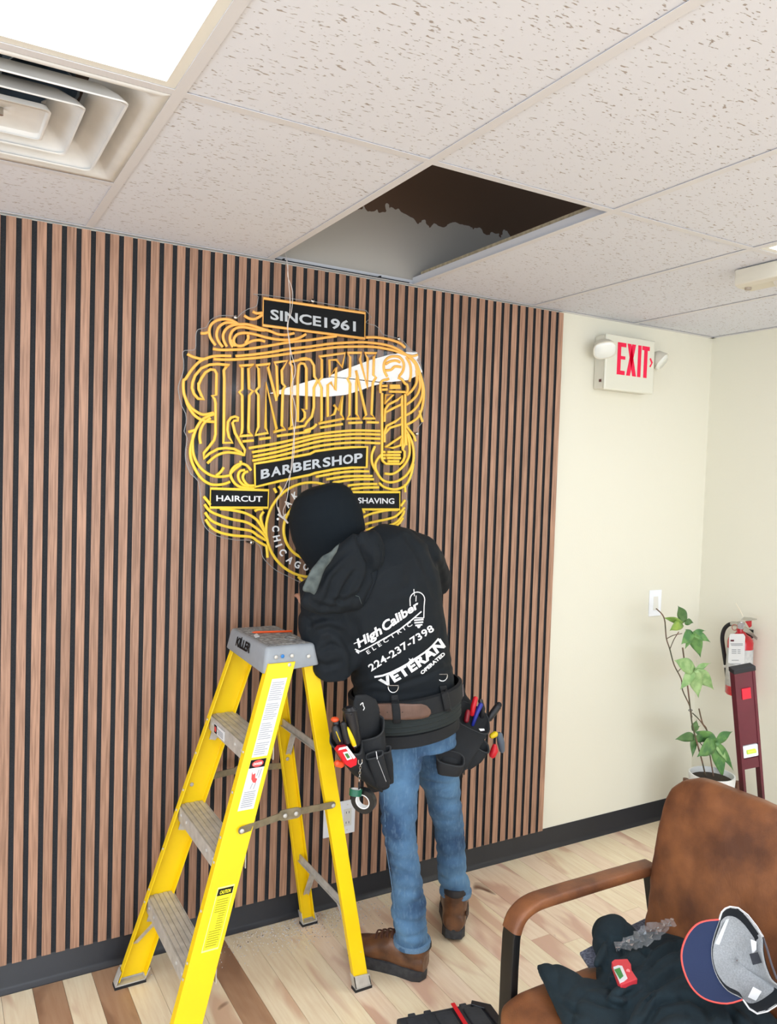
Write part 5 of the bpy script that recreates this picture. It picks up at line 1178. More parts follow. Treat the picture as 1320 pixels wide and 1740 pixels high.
bars('letter_t', [[(.768, v0), (.838, v0), (.838, v1-.075), (.768, v1-.075)], [(.725, v1-.075), (.88, v1-.075), (.88, v1), (.725, v1)]], M_exit)
bars('chevron', [[(.885, .655), (.91, .67), (.955, .59), (.925, .575)], [(.925, .575), (.955, .59), (.912, .50), (.885, .51)]], M_exit)
put('test_button', MB().box2((ex0+.001, -.052, ez0+.035), (ex0+.005, -.04, ez0+.047)), mat('dark_red_button', (90, 30, 26), .4), t, smooth=False)
for sg, cx_ in ((-1, ex0-.018), (1, ex1+.055)):
    z_ = ez1-.075 if sg < 0 else ez1-.085
    arm = put('swivel_arm', MB().cyl((ex0+.01 if sg < 0 else ex1-.01, -.045, z_), (cx_, -.05, z_), .014, 14), M_ivory, t)
    M2 = (Matrix.Rotation(math.radians(-28 if sg < 0 else 30), 3, 'Z') @ Matrix.Rotation(math.radians(38), 3, 'X') @ Matrix.Rotation(math.radians(sg*12), 3, 'Y'))
    c_ = Vector((cx_, -.085 if sg < 0 else -.06, z_+.0)); rg = []
    for (yy, a, b_) in ((.045, .022, .018), (.03, .040, .034), (.0, .050, .042), (-.012, .052, .044)):
        rg.append((c_+M2 @ Vector((0, yy, 0)), M2 @ X3, a, M2 @ Z3, b_, .75))
    hd = put('lamp_head', MB().loft(rg, 24), M_ivory, t, auto=50)
    put('lens', MB().loft([(c_+M2 @ Vector((0, -.0121, 0)), M2 @ X3, .047, M2 @ Z3, .039, .75), (c_+M2 @ Vector((0, -.019, 0)), M2 @ X3, .040, M2 @ Z3, .032, .8)], 24), mat('lamp_lens', (236, 238, 232), .15, coat=.5), hd, auto=50)
# beige box under the ceiling
c0 = WZ(1247, 489, CH-.062); t = thing('emergency_light', 'beige emergency light box under the ceiling at the right edge', 'light', (c0.x, c0.y-.15, CH))
x0_, x1_, y1_ = c0.x, c0.x+.11, c0.y+.0
put('housing', MB().prism([(x0_, y1_, CH-.0005), (x0_+.11, y1_, CH-.0005), (x0_+.11, y1_, CH-.05), (x0_+.09, y1_, CH-.062), (x0_+.02, y1_, CH-.062), (x0_, y1_, CH-.055)], (0, -.30, 0)), M_ivory, t, smooth=False, bevel=.004)
put('lamp_shade', MB().loft([(Vector((x0_+.055, y1_-.13, CH-.05)), X3, .03, Z3, .03), (Vector((x0_+.055, y1_-.18, CH-.055)), X3, .05, Z3, .05), (Vector((x0_+.055, y1_-.30, CH-.055)), X3, .062, Z3, .055)], 20), M_wplastic, t)
put('test_button', MB().cyl((x0_+.035, y1_-.03, CH-.061), (x0_+.035, y1_-.03, CH-.07), .011, 14), mat('taupe_button', (168, 156, 142), .5), t)

# ============================================================ ARMCHAIR AND WHAT LIES ON IT
CHR = thing('armchair', 'tan leather armchair with black metal frame at the right foreground', 'chair', (1.1, -1.53, 0))
yc_ = -1.53; AY = .335
def lfold(p, n): return .003*nz(p, (8, 8, 8), 31)+.0015*nz(p, (24, 24, 24), 33)
mb = MB(); rg = []
for x, hw, hh, dz in ((.775, .26, .018, -.012), (.783, .285, .038, -.006), (.80, .30, .056, 0), (.84, .308, .066, .002), (.95, .31, .068, .003), (1.12, .31, .066, .0), (1.27, .31, .062, 0), (1.32, .30, .05, 0)):
    rg.append((Vector((x, yc_, .358+dz)), Y3, hw, Z3, hh, .45))
mb.loft(rg, 36); seat = solid('seat_cushion', mb, .009, 3, CHR, M_leather, lfold)
ta = math.radians(11); bu = Vector((math.sin(ta), 0, math.cos(ta))); bn = Vector((math.cos(ta), 0, -math.sin(ta)))
mb = MB(); rg = []
for t_, hw, hd in ((-.03, .27, .03), (0, .295, .05), (.04, .306, .06), (.15, .312, .064), (.30, .318, .062), (.40, .314, .058), (.445, .300, .052), (.475, .275, .042), (.497, .225, .028)):
    rg.append((Vector((1.315, yc_, .40))+bu*t_, Y3, hw, bn, hd, .5))
mb.loft(rg, 40)
def bfold(p, n):
    e = max(0, 1-(abs(p.y-yc_)-.0) / .32) if False else max(0, (abs(p.y-yc_)-.24)/.08)
    return lfold(p, n)+.004*e*nz(p, (4, 10, 30), 37)+.004*nz(p, (3, 5, 5), 41)
back = solid('backrest', mb, .009, 3, CHR, M_leather, bfold)
for sg in (1, -1):
    y = yc_+sg*AY
    pth = [(1.35, .600), (1.25, .602), (1.1, .603), (.96, .603), (.915, .600), (.885, .590), (.864, .572), (.853, .545)]
    cs = smoothpath([Vector((a, y, b_)) for a, b_ in pth], 3); rg = []
    for i, p in enumerate(cs):
        t_ = (cs[min(i+1, len(cs)-1)]-cs[max(0, i-1)]).normalized(); rg.append((p, Y3, .0275, t_.cross(Y3), .0145+.0012*nz(p, (30, 30, 30)), .5))
    put('arm_wrap', MB().loft(rg, 20), M_leather, CHR, auto=50)
    pth = [(.857, .56), (.852, .53), (.850, .45), (.850, .02), (.850, 0)]
    rg = []
    cs = [Vector((a, y, b_)) for a, b_ in pth]
    for i, p in enumerate(cs): t_ = (cs[min(i+1, 4)]-cs[max(0, i-1)]).normalized(); rg.append((p, Y3, .024, t_.cross(Y3), .012, .25))
    put('front_leg', MB().loft(rg, 20), M_blkmetal, CHR, auto=30)
    put('back_leg', MB().prism([(1.34, y-.024, .60), (1.365, y-.024, .60), (1.50, y-.024, 0), (1.475, y-.024, 0)], (0, .048, 0)), M_blkmetal, CHR, smooth=False, bevel=.002)
    put('side_rail', MB().box2((.86, y-.02, .285), (1.42, y+.02, .31)), M_blkmetal, CHR, smooth=False, bevel=.002)
for x in (.90, 1.38): put('cross_bar', MB().box2((x, yc_-AY, .268), (x+.03, yc_+AY, .284)), M_blkmetal, CHR, smooth=False, bevel=.002)
put('back_frame', MB().tube([(1.40, yc_-AY, .56), (1.455, yc_-.3, .82), (1.455, yc_+.3, .82), (1.40, yc_+AY, .56)], .011, 10), M_blkmetal, CHR)
strip(bvh_of(back), [(1118, 1362), (1104, 1420), (1093, 1500), (1092, 1570)], .0022, .001, 6, 'welt', M_leather, back)
# grey felt
tag(put('felt_cloth', MB().prism([WZ(x, y, .431) for x, y in [(985, 1622), (1056, 1583), (1100, 1562), (1112, 1600), (1060, 1640), (1000, 1645)]], (0, 0, .006)), mat('grey_speckled_felt', (140, 146, 164), .95, col2=(84, 90, 108), vscale=150), loc=WZ(1050, 1600, .43), smooth=False), 'grey speckled felt cloth peeking out under the dark sweatshirt', 'cloth')
# dark sweatshirt
SW = MB()
def wz(pts, z): return [WZ(x, y, z) for x, y in pts]
SW.lens(smoothpath(wz([(910, 1641), (945, 1643), (985, 1662), (1040, 1682), (1085, 1700), (1110, 1750), (1100, 1830), (1000, 1840), (962, 1760), (940, 1712), (922, 1672)], .438), 2, True), Z3, .045, .010)
SW.lens(smoothpath(wz([(1003, 1592), (1010, 1574), (1030, 1567), (1052, 1570), (1072, 1584), (1086, 1604), (1082, 1626), (1060, 1640), (1030, 1640), (1010, 1622)], .462), 2, True), Z3, .058, .03)
SW.lens(smoothpath(wz([(1012, 1630), (1040, 1606), (1090, 1598), (1140, 1590), (1180, 1596), (1215, 1640), (1250, 1690), (1300, 1730), (1380, 1800), (1330, 1900), (1150, 1870), (1070, 1790), (1040, 1720), (1014, 1680)], .445), 2, True), Z3, .075, .02)
for pts, r_ in (([(1045, 1700), (1080, 1668), (1130, 1646), (1180, 1650), (1210, 1670)], .026), ([(1040, 1662), (1070, 1636), (1110, 1620), (1150, 1616)], .022), ([(1075, 1750), (1100, 1712), (1140, 1694), (1180, 1692)], .024), ([(1130, 1600), (1165, 1612), (1190, 1632)], .02), ([(1150, 1740), (1190, 1712), (1230, 1720), (1290, 1770)], .026), ([(1012, 1640), (1030, 1612), (1050, 1596)], .018), ([(1100, 1800), (1140, 1752), (1180, 1740)], .026)):
    SW.limb(smoothpath(wz(pts, .492), 3), [r_*(.7+.3*math.sin(PI*i/(3*(len(pts)-1)))) for i in range(3*(len(pts)-1)+1)], 10)
swc = creases([([(1046, 1598), (1056, 1622), (1042, 1650)], .010, 5), ([(1016, 1588), (1035, 1600), (1040, 1625)], .007, 5), ([(1172, 1602), (1140, 1612), (1112, 1626), (1098, 1645)], .011, 5), ([(1192, 1640), (1150, 1650), (1110, 1676), (1092, 1715)], .012, 7), ([(1088, 1680), (1060, 1692), (1040, 1688)], .008, 5), ([(1100, 1738), (1118, 1705), (1160, 1694)], .010, 6), ([(1205, 1728), (1195, 1705), (1160, 1690)], .009, 6), ([(985, 1690), (1020, 1705), (1060, 1712)], .007, 6), ([(950, 1700), (990, 1725)], .006, 5), ([(1240, 1715), (1252, 1740)], .009, 5), ([(1085, 1605), (1100, 1620), (1082, 1645)], .007, 4)])
def swf(p, n):
    a = swc(p, n)+ .007*nz(p, (5, 5, 5), 51)-.006*(1-abs(nz((p.x+p.y*.7, p.y-p.x*.7, p.z), (4, 9, 4), 57)))**9+.0008*nz(p, (22, 22, 22), 3)
    return a if p.z > .445 else 0
swo = solid('sweatshirt', SW, .0055, 7, None, M_fleece, swf, loc=WZ(1060, 1680, .43)); tag(swo, 'dark teal sweatshirt heaped on the armchair seat', 'sweatshirt')
sb = bvh_of(swo)
def on_sw(px, py, lift=.001): q = onto(sb, px, py, 0); return (q if q else WZ(px, py, .50))+Z3*lift
# red level tool on it
cc = on_sw(1062, 1652, .006); tl = thing('torpedo_level', 'small red level with a green vial lying on the dark sweatshirt', 'level', cc)
zl = cc.z
def lv(pts, z): return [WZ(x, y, z) for x, y in pts]
put('body', MB().prism(lv([(1039, 1634), (1044, 1630), (1066, 1629), (1072, 1638), (1073, 1648), (1083, 1663), (1055, 1674), (1051, 1668)], zl+.012), (0, 0, -.016)), mat('coral_red_plastic', (226, 62, 72), .4), tl, smooth=False, bevel=.0015)
vf = put('vial_frame', MB().prism(lv([(1042, 1643), (1050, 1640), (1057, 1641), (1066, 1662), (1060, 1667), (1053, 1670)], zl+.0135), (0, 0, -.004)), M_white, tl, smooth=False)
put('vial', MB().prism(lv([(1044, 1647), (1053, 1644), (1059, 1658), (1053, 1663)], zl+.015), (0, 0, -.003)), mat('vial_bright_green', (52, 140, 60), .3), vf, smooth=False)
put('dimple', MB().cyl(WZ(1067, 1650, zl+.0125), WZ(1067, 1650, zl+.0135), .0045, 12), mat('pale_coral', (232, 120, 120), .4), tl)
# clear wrapping
p0 = on_sw(1044, 1614, .01); p1 = WX(1143, 1562, 1.21); mb = MB(); rw = random.Random(3); nn_ = 26; vs = []; ax_ = (p1-p0)
for i in range(nn_+1):
    t_ = i/nn_; w_ = .012+.03*math.sin(PI*min(1, t_*1.1))*(.5+t_)
    for j in range(6):
        s_ = j/5-.5; vs.append(p0+ax_*t_+UP*(s_*w_*1.1-.006*math.sin(PI*t_))+FW*(rw.uniform(-.010, .010)+.01*(j % 2))-FW*.012+RT*rw.uniform(-.005, .005))
mb.add(vs, [(i*6+j, i*6+j+1, (i+1)*6+j+1, (i+1)*6+j) for i in range(nn_) for j in range(5)])
wrapo = put('plastic_wrap', mb, clear_mat('clear_film', .22), loc=p0, smooth=False); tag(wrapo, 'crumpled clear plastic wrap lying over the dark sweatshirt', 'plastic wrap')
# trucker cap lying open side up
CO = WX(1258, 1630, 1.13); CN = Vector((-.50, -.70, .50)).normalized()
def CP(px, py, k=0): d = ray(px, py); return CAM+d*((CO-CAM).dot(CN)/d.dot(CN))+CN*k
CAPT = thing('baseball_cap', 'mesh cap with navy brim and red piping lying upturned on the chair', 'cap', CO)
brim = smoothpath([CP(x, y) for x, y in [(1222, 1563), (1200, 1565), (1183, 1572), (1168, 1590), (1159, 1615), (1160, 1640), (1170, 1668), (1185, 1688), (1205, 1700), (1235, 1705), (1262, 1698)]], 3)
inner = smoothpath([CP(x, y) for x, y in [(1262, 1698), (1236, 1684), (1218, 1660), (1209, 1630), (1210, 1600), (1222, 1563)]], 3)
def brimlift(p): q = (p-CO); return p+CN*(.10*abs(q.dot(UP))**2*1.0)*.6
put('brim', MB().prism([brimlift(p) for p in brim+inner[1:-1]], -CN*.0035), mat('navy_brim_fabric', (22, 38, 74), .8, bump=.3, bscale=500), CAPT, smooth=False)
put('brim_piping', MB().tube([brimlift(p)-CN*.002 for p in brim], .0024, 8), mat('coral_piping', (230, 84, 76), .6), CAPT)
loop = smoothpath([CP(x, y) for x, y in [(1222, 1563), (1226, 1550), (1238, 1541), (1254, 1543), (1270, 1555), (1285, 1574), (1296, 1592), (1297, 1615), (1302, 1640), (1312, 1664), (1326, 1676), (1336, 1692), (1322, 1706), (1303, 1718), (1286, 1722), (1273, 1714), (1262, 1698), (1236, 1684), (1218, 1660), (1209, 1630), (1210, 1600)]], 3, True)
cc_ = sum(loop, Vector())/len(loop); nL = len(loop)
def shellmb(steps, depth, k0=0):
    vs = []; fs = []
    for q in steps: vs += [cc_+(p-cc_)*q-CN*(depth*math.sqrt(max(0, 1-q*q)))+CN*k0 for p in loop]
    for i in range(len(steps)-1): fs += [(i*nL+k, i*nL+(k+1) % nL, (i+1)*nL+(k+1) % nL, (i+1)*nL+k) for k in range(nL)]
    return vs, fs
vs, fs = shellmb((1, .985, .94, .86, .74, .58, .4, .2, .02), .075)
M_mesh = mat('grey_cap_mesh', (192, 194, 196), .8, var=.25, vscale=300, bump=.5, bscale=500)
cr = put('crown', MB().add(vs, fs), M_mesh, CAPT, auto=80); q = cr.modifiers.new('t', 'SOLIDIFY'); q.thickness = .002
vs, fs = shellmb((1.0, .985, .95, .90, .85), .075, .005)
put('sweatband', MB().add([cc_+(v-cc_)*.98 for v in vs], fs), mat('black_sweatband', (24, 28, 34), .85), CAPT, auto=80)
put('crown_piping', MB().tube([CP(x, y, .001) for x, y in [(1222, 1563), (1226, 1550), (1232, 1544), (1240, 1541), (1254, 1543), (1270, 1555), (1285, 1574), (1296, 1592)]], .0022, 8), M_white, CAPT)
put('crown_piping', MB().tube([CP(x, y, .001) for x, y in [(1262, 1698), (1273, 1714), (1286, 1722), (1303, 1718), (1322, 1706), (1336, 1692)]], .0022, 8), M_white, CAPT)
put('seam_tape', MB().prism([CP(x, y, -.045) for x, y in [(1244, 1560), (1249, 1561), (1232, 1606), (1224, 1604)]], CN*.001), M_white, CAPT, smooth=False)
put('seam_tape', MB().prism([CP(x, y, -.02) for x, y in [(1280, 1596), (1290, 1600), (1290, 1614), (1283, 1622)]], CN*.001), M_white, CAPT, smooth=False)
put('back_strap', MB().prism([CP(x, y, -.012) for x, y in [(1276, 1621), (1290, 1618), (1297, 1636), (1282, 1640)]], CN*.002), mat('dark_strap', (30, 32, 40), .7), CAPT, smooth=False)
put('care_label', MB().prism([CP(x, y, -.03) for x, y in [(1287, 1678), (1302, 1686), (1292, 1702), (1278, 1696)]], CN*.001), M_white, CAPT, smooth=False)
put('strap_end', MB().tube([CP(x, y, .0) for x, y in [(1296, 1592), (1303, 1612), (1311, 1640), (1320, 1664)]], .0024, 6), mat('grey_strap', (82, 78, 84), .7), CAPT)

# ============================================================ SPIRIT LEVEL BEHIND THE CHAIR
Tp = Vector((1.42, -1.405, 1.204)); Bt = Vector((1.70, -1.375, .0)); ax_ = (Tp-Bt).normalized(); Ll = (Tp-Bt).length
fn = (CAM-Tp); fn = (fn-ax_*fn.dot(ax_)).normalized(); fn = (Matrix.Rotation(math.radians(28), 3, ax_) @ fn).normalized()
wv = ax_.cross(fn).normalized()
if wv.dot(RT) < 0: wv = -wv
LV = thing('spirit_level', 'long maroon box level with a black end cap leaning behind the armchair', 'level', Bt)
M_mar = mat('maroon_enamel', (92, 22, 40), .35, var=.15, vscale=15)
hw, hd = .0285, .012
def lvp(s, u, v): return Tp-ax_*s+wv*u+fn*v     # s = distance from the top
def lbox(s0, s1, u0, u1, v0, v1):
    m = MB(); m.add([lvp(s, u, v) for s in (s0, s1) for u in (u0, u1) for v in (v0, v1)], [(0, 1, 3, 2), (4, 6, 7, 5), (0, 4, 5, 1), (2, 3, 7, 6), (0, 2, 6, 4), (1, 5, 7, 3)]); return m
body = MB()
segs = [(.0, .205), (.245, .275), (.42, .50), (.66, .72), (.87, .95), (.99, Ll-.012)]
for i, (a, b_) in enumerate(segs): m = lbox(a, b_, -hw+.006, hw-.006, -hd+.002, hd-.002); body.add(m.v, m.f)
for u0, u1 in ((-hw, -hw+.007), (hw-.007, hw)): m = lbox(0, Ll-.012, u0, u1, -hd, hd); body.add(m.v, m.f)
put('beam', body, M_mar, LV, smooth=False)
put('end_cap', lbox(-.012, .001, -hw-.002, hw+.002, -hd-.002, hd+.002), M_rub, LV, smooth=False, bevel=.002)
put('end_cap', lbox(Ll-.012, Ll, -hw-.002, hw+.002, -hd-.002, hd+.002), M_rub, LV, smooth=False, bevel=.002)
put('logo_label', lbox(.045, .075, -.012, .012, hd-.002, hd+.0006), mat('bright_red_label', (206, 24, 50), .4), LV, smooth=False)
vb_ = put('vial_block', lbox(.208, .243, -hw+.007, hw-.007, -hd+.004, hd-.001), M_white, LV, smooth=False, bevel=.003)
put('vial', MB().cyl(lvp(.225, -.012, hd), lvp(.225, .012, hd), .006, 12), mat('vial_lime', (200, 232, 70), .25), vb_)
vb_ = put('vial_block', lbox(.503, .655, -hw+.007, hw-.007, -hd+.004, hd-.001), M_white, LV, smooth=False, bevel=.003)

# ============================================================ FIRE EXTINGUISHER
XE = 2.935
ec = WX(1257, 1110, XE); FE = thing('fire_extinguisher', 'red fire extinguisher with white tag hung on the cream wall', 'extinguisher', (ec.x, ec.y, .60))
def ez(py): return WX(1257, py, XE).z
M_fer = mat('extinguisher_red', (190, 18, 34), .25, coat=.3)
zt_ = ez(1078); re_ = .058
zq = ez(1181); prof = [(0, zq), (re_-.006, zq), (re_, zq+.008), (re_, zt_-.035), (re_-.004, zt_-.02), (re_-.016, zt_-.006), (.026, zt_+.004), (.020, zt_+.012), (.020, zt_+.03), (0, zt_+.03)]
put('cylinder', MB().lathe(prof, (ec.x, ec.y, 0), 32), M_fer, FE, auto=40)
vd = (CAM-ec); vd.z = 0; vd.normalize(); va = math.atan2(vd.y, vd.x)
def ering(a0, a1, z0, z1, r_, m, name, n=14, par=FE):
    vs = []; fs = []
    for k in range(n+1):
        a = va+lerp(a0, a1, k/n)
        for z in (z0, z1): vs.append((ec.x+r_*math.cos(a), ec.y+r_*math.sin(a), z))
    fs = [(2*k, 2*k+2, 2*k+3, 2*k+1) for k in range(n)]
    o = put(name, MB().add(vs, fs), m, par, auto=60); q = o.modifiers.new('t', 'SOLIDIFY'); q.thickness = .0008; q.offset = 1; return o
zb_ = ez(1165)
ering(-1.5, 1.5, zb_, ez(1101), re_+.0006, mat('extinguisher_label', (206, 204, 200), .4, col2=(186, 186, 184), vscale=60), 'paper_label')
ys_ = ering(.10, .30, zb_, ez(1101), re_+.0018, M_ytool, 'yellow_strip', 4)
for ch, py in (('A', 1110), ('B', 1121), ('C', 1132)):
    def f(u, v, z, py=py): a = va+lerp(.13, .27, u); return Vector((ec.x+(re_+.0036)*math.cos(a), ec.y+(re_+.0036)*math.sin(a), ez(py)+v*.018))
    put('lettering', text_mb(ch, f, bold=.04), M_black, ys_, smooth=False)
def EX(x, y, dx=0): return WX(x, y, XE-.0-dx)
put('valve', MB().cyl((ec.x, ec.y, zt_+.028), (ec.x, ec.y, zt_+.062), .019, 16, .016).limb([Vector((ec.x, ec.y, zt_+.05)), EX(1243, 1060)], [.012, .011], 10), M_chrome, FE)
put('gauge', MB().cyl(Vector((ec.x, ec.y, zt_+.045))+vd*.016, Vector((ec.x, ec.y, zt_+.045))+vd*.026, .016, 18), M_chrome, FE)
put('red_guard', MB().prism([EX(1266, 1056, .03), EX(1277, 1055, .03), EX(1277, 1064, .03), EX(1273, 1067, .03)], vd*-.02), M_fer, FE, smooth=False)
put('lever', MB().prism([EX(1259, 1053, .03), EX(1264, 1049, .03), EX(1276, 1050, .03), EX(1286, 1052, .03), EX(1286, 1053.5, .03), EX(1270, 1055, .03)], vd*-.018), M_chrome, FE, smooth=False, bevel=.001)
put('carry_handle', MB().prism([EX(1264, 1064, .03), EX(1268, 1066, .03), EX(1287, 1084, .03), EX(1286, 1088, .03), EX(1276, 1080, .03), EX(1262, 1072, .03)], vd*-.018), M_chrome, FE, smooth=False, bevel=.001)
put('hose', MB().tube(smoothpath([EX(1244, 1060), EX(1237, 1062), EX(1230, 1070), EX(1227, 1084), EX(1229, 1103), EX(1233, 1130), EX(1236, 1155)], 5), .0095, 12), M_rub, FE)
put('hose_clip', MB().cyl(EX(1230.5, 1132), EX(1235.5, 1132), .011, 12), M_wplastic, FE)
put('pull_ring', MB().tube([EX(1248+4.5*math.cos(a), 1066+5*math.sin(a), .04) for a in [2*PI*k/16 for k in range(16)]], .0018, 6, True), mat('copper_ring', (170, 96, 84), .4, .4), FE)
put('zip_tie', MB().tube([EX(1250, 1025, .03), EX(1257, 1037, .03), EX(1262.5, 1048, .03)], .0018, 6), mat('cream_nylon_tie', (232, 220, 196), .5), FE)
tgo = put('inspection_tag', MB().prism([EX(x, y, .075) for x, y in [(1241, 1077), (1263, 1077), (1266, 1081), (1264, 1134), (1237, 1126), (1239, 1081)]], vd*.001), M_white, FE, smooth=False)
mb = MB()
for y, x0, x1 in ((1094, 1241, 1262), (1096.5, 1242, 1262), (1104, 1243, 1251), (1107, 1243, 1251), (1110, 1243, 1251), (1104, 1253, 1258), (1107, 1253, 1258), (1110, 1253, 1258), (1122, 1243, 1255), (1128, 1242, 1258)): mb.prism([EX(x0, y-.6, .0765), EX(x1, y-.6, .0765), EX(x1, y+.6, .0765), EX(x0, y+.6, .0765)], vd*.0004)
put('fine_print', mb, M_ink, tgo, smooth=False, kind='stuff')
put('tag_logo', MB().prism([EX(x, y, .0768) for x, y in [(1241, 1087), (1247, 1087), (1247, 1090), (1241, 1090)]], vd*.0004), mat('maroon_ink', (90, 20, 40), .5), tgo, smooth=False)
put('wall_bracket', MB().box2((XE+.05, ec.y-.012, zt_-.02), (XW-.001, ec.y+.012, zt_+.02)).box2((XE+.0, ec.y-.012, zt_+.012), (XW-.001, ec.y+.012, zt_+.016)), M_blkmetal, FE, smooth=False)

# ============================================================ POTTED PLANT
PC = Vector((2.735, -.335, 0)); zp = .355
PLT = thing('potted_plant', 'tall leafy green plant in a ribbed white pot in the corner', 'plant', (PC.x, PC.y, .14))
mb = MB(); seg = 96; vs = []; fs = []; prof = [(.070, .14), (.082, .145), (.094, .25), (.101, zp-.012), (.102, zp), (.095, zp), (.092, zp-.03), (.02, zp-.03)]
for i, (r_, z) in enumerate(prof):
    for k in range(seg): a = 2*PI*k/seg; rr_ = r_+(.0022*math.cos(a*36) if i in (1, 2, 3) else 0); vs.append((PC.x+rr_*math.cos(a), PC.y+rr_*math.sin(a), z))
fs = [(i*seg+k, i*seg+(k+1) % seg, (i+1)*seg+(k+1) % seg, (i+1)*seg+k) for i in range(len(prof)-1) for k in range(seg)]+[tuple(range(seg))[::-1]]
put('pot', MB().add(vs, fs), mat('white_ribbed_ceramic', (236, 236, 234), .45), PLT, auto=60)
put('soil', MB().lathe([(.0, zp-.022), (.05, zp-.018), (.092, zp-.025)], (PC.x, PC.y, 0), 24), mat('dark_soil', (52, 42, 34), .95, bump=1, bscale=80), PLT)
STD = thing('plant_stand', 'wooden plant stand with round posts holding the white pot', 'plant stand', (PC.x, PC.y, 0)); M_wd = mat('walnut_wood', (112, 72, 50), .5, var=.3, vscale=20)
for k in range(4):
    a = 2.55+k*PI/2; q = PC+Vector((math.cos(a)*.118, math.sin(a)*.118, 0)); put('leg', MB().cyl(q, q+Z3*.325, .0125, 14), M_wd, STD)
for k in range(2): a = 2.55+k*PI/2; d_ = Vector((math.cos(a), math.sin(a), 0)); put('cross_bar', MB().box(PC+Z3*(.128-k*.0), (.236, .02, .02), Matrix.Rotation(a, 3, 'Z')), M_wd, STD, smooth=False)
def PL(x, y, dy=0): return W(1080+x/4.142, 980+y/4.142, -.315+dy)
M_stem = mat('brown_stem', (122, 92, 76), .7, col2=(70, 74, 52), vscale=20)
for pts, r_ in (([(145, 225), (200, 290), (215, 430), (240, 510), (270, 620), (320, 720), (330, 800), (380, 910), (395, 990)], .0028), ([(330, 500), (350, 650), (375, 850), (385, 940), (400, 1050), (440, 1200), (470, 1310), (492, 1410)], .0034), ([(400, 960), (450, 1010), (500, 1080), (550, 1150)], .0026), ([(445, 930), (470, 1030), (500, 1080), (520, 1240), (548, 1410)], .0032), ([(215, 438), (265, 412), (325, 400)], .002), ([(240, 510), (270, 440), (303, 388)], .002), ([(300, 665), (330, 645), (410, 665)], .0018), ([(400, 1050), (420, 1120), (480, 1200), (560, 1250)], .0018), ([(400, 1040), (410, 1090), (415, 1130)], .0016)):
    put('stem', MB().tube(smoothpath([PL(x, y, .012*math.sin(i)) for i, (x, y) in enumerate(pts)], 4), r_, 8), M_stem, PLT)
put('plant_tie', MB().tube([PL(385+14*math.cos(a), 940+6*math.sin(a), .006*math.sin(a)) for a in [2*PI*k/12 for k in range(12)]], .0014, 5, True), mat('grey_tie', (70, 74, 76), .6), PLT)
def leaf_mat(n, a, b_): return mat(n, a, .42, col2=b_, vscale=22, lo=.4, hi=.6, bump=.2, bscale=60)
LM = [leaf_mat('leaf_mid_green', (110, 154, 84), (74, 122, 70)), leaf_mat('leaf_pale_green', (164, 194, 132), (128, 168, 104)), leaf_mat('leaf_yellow_green', (150, 176, 74), (112, 146, 66)), leaf_mat('leaf_dark_green', (72, 112, 64), (92, 126, 76))]
def leaf(base, lobes, mi, seed):
    rl = random.Random(seed); mb = MB(); n = 9; B = PL(*base)
    for (x, y, wd) in lobes:
        T_ = PL(x, y, rl.uniform(-.03, .02)); d = T_-B; L_ = d.length; d.normalize(); sd = d.cross(FW).normalized(); vs = []; fs = []
        sd = (sd+FW*rl.uniform(-.35, .35)).normalized()
        for i in range(n+1):
            t_ = i/n; w_ = wd*L_*(math.sin(PI*min(1, t_*.92+.08)**.8)*.9+.06)*(1-t_**5); dr = -UP*.10*L_*math.sin(PI*t_)*-1
            c_ = B+d*L_*t_+dr*.5
            for j, s_ in enumerate((-1, -.5, 0, .5, 1)): vs.append(c_+sd*w_*s_-FW*(.012*(abs(s_))*L_*6*.3-.0)*1+FW*.003*math.sin(9*t_+j))
        for i in range(n):
            for j in range(4): fs.append((i*5+j, i*5+j+1, (i+1)*5+j+1, (i+1)*5+j))
        mb.add(vs, fs)
    o = put('leaf', mb, LM[mi], PLT, auto=80); q = o.modifiers.new('t', 'SOLIDIFY'); q.thickness = .0006
leaf((345, 320), [(295, 203, .2), (405, 325, .25)], 3, 1); leaf((330, 330), [(190, 290, .13), (238, 380, .2)], 2, 2)
leaf((400, 395), [(320, 475, .28), (347, 508, .2), (455, 568, .24), (524, 460, .22), (492, 380, .16), (345, 372, .2)], 0, 3)
leaf((412, 665), [(268, 588, .2), (528, 606, .16), (312, 795, .2), (440, 852, .28), (548, 795, .2)], 1, 4)
leaf((412, 1130), [(276, 1145, .2), (398, 1268, .22), (495, 1165, .2)], 3, 5); leaf((405, 1085), [(428, 1005, .3), (455, 1050, .25)], 3, 7)
leaf((560, 1170), [(408, 1088, .2), (682, 1088, .22), (430, 1268, .26), (612, 1425, .2), (686, 1365, .12)], 0, 6); leaf((565, 1175), [(640, 1300, .18)], 1, 8)

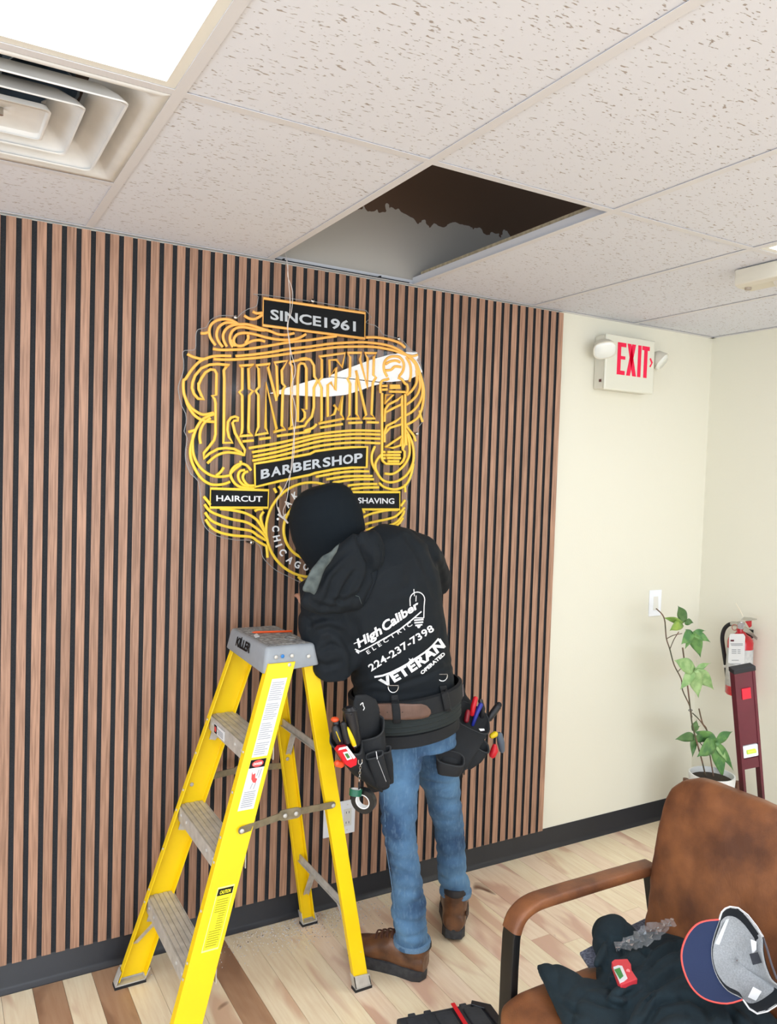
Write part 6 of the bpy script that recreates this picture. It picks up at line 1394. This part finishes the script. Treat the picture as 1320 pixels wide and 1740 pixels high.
# ============================================================ TOOL CASE AT THE BOTTOM EDGE
TC0 = Vector((.768, -.797, 0)); ty = math.atan2(-.055, .27); MX_ = Matrix.Rotation(ty, 3, 'Z')
TCs = thing('tool_case', 'black rugged tool case with a red strap at the bottom edge beside the armchair', 'tool case', TC0+MX_ @ Vector((.14, -.1, 0)))
def tc(x, y, z): return TC0+MX_ @ Vector((x, y, z))
def tcb(x0, x1, y0, y1, z0, z1): m = MB(); m.add([tc(x, y, z) for x in (x0, x1) for y in (y0, y1) for z in (z0, z1)], [(0, 1, 3, 2), (4, 6, 7, 5), (0, 4, 5, 1), (2, 3, 7, 6), (0, 2, 6, 4), (1, 5, 7, 3)]); return m
M_case = mat('dusty_black_case', (52, 55, 60), .55, col2=(34, 36, 40), vscale=16, bump=.3, bscale=120)
put('case_body', MB().prism([tc(0, -.005, 0), tc(.245, -.002, 0), tc(.28, -.03, 0), tc(.285, -.21, 0), tc(0, -.21, 0)], (0, 0, .060)), M_case, TCs, smooth=False, bevel=.006)
put('lid', MB().prism([tc(-.004, 0, .064), tc(.25, .003, .064), tc(.286, -.027, .064), tc(.291, -.215, .064), tc(-.004, -.215, .064)], (0, 0, .034)), M_case, TCs, smooth=False, bevel=.007)
for x in (.02, .11, .20): m = tcb(x, x+.055, -.17, -.02, .0975, .1035); put('lid_rib', m, M_case, TCs, smooth=False, bevel=.003)
for x in (.035, .085, .20): m = tcb(x, x+.022, -.004, .008, .05, .098); put('hinge', m, M_case, TCs, smooth=False, bevel=.002)
put('red_strap', tcb(.172, .184, -.22, .005, .104, .107), mat('red_strap', (222, 20, 34), .5), TCs, smooth=False)
put('corner_guard', MB().prism([tc(.24, .004, .097), tc(.288, -.03, .097), tc(.292, -.2, .097), tc(.27, -.2, .097), tc(.262, -.04, .097), tc(.23, -.012, .097)], (0, 0, .009)), M_dk, TCs, smooth=False, bevel=.002)

# ============================================================ DUST AND CRUMBS ON THE FLOOR
rd = random.Random(11)
def crumbs(n, rx_, ry_, cx_, cy_, r0, r1, m, name, lab):
    mb = MB()
    for _ in range(n):
        x, y = rd.gauss(cx_, rx_), rd.gauss(cy_, ry_)
        if y > -.02: y = -.02-rd.random()*.05
        r_ = rd.uniform(r0, r1); pts = [(x+r_*rd.uniform(.5, 1)*math.cos(a), y+r_*rd.uniform(.5, 1)*math.sin(a), 0) for a in (0, 1.3, 2.6, 3.9, 5.2)]
        mb.prism(pts, (0, 0, r_*.6))
    tag(put(name, mb, m, loc=(cx_, cy_, 0), smooth=False), lab, 'dust', None, 'stuff')
crumbs(1100, .17, .06, .80, -.08, .0008, .0028, mat('white_dust', (214, 208, 206), .9), 'plaster_dust', 'white plaster dust and specks on the floor along the baseboard')
crumbs(90, .14, .06, .86, -.09, .001, .0028, mat('brown_crumb', (96, 78, 72), .9), 'sawdust', 'dark sawdust crumbs on the floor by the rear ladder foot')
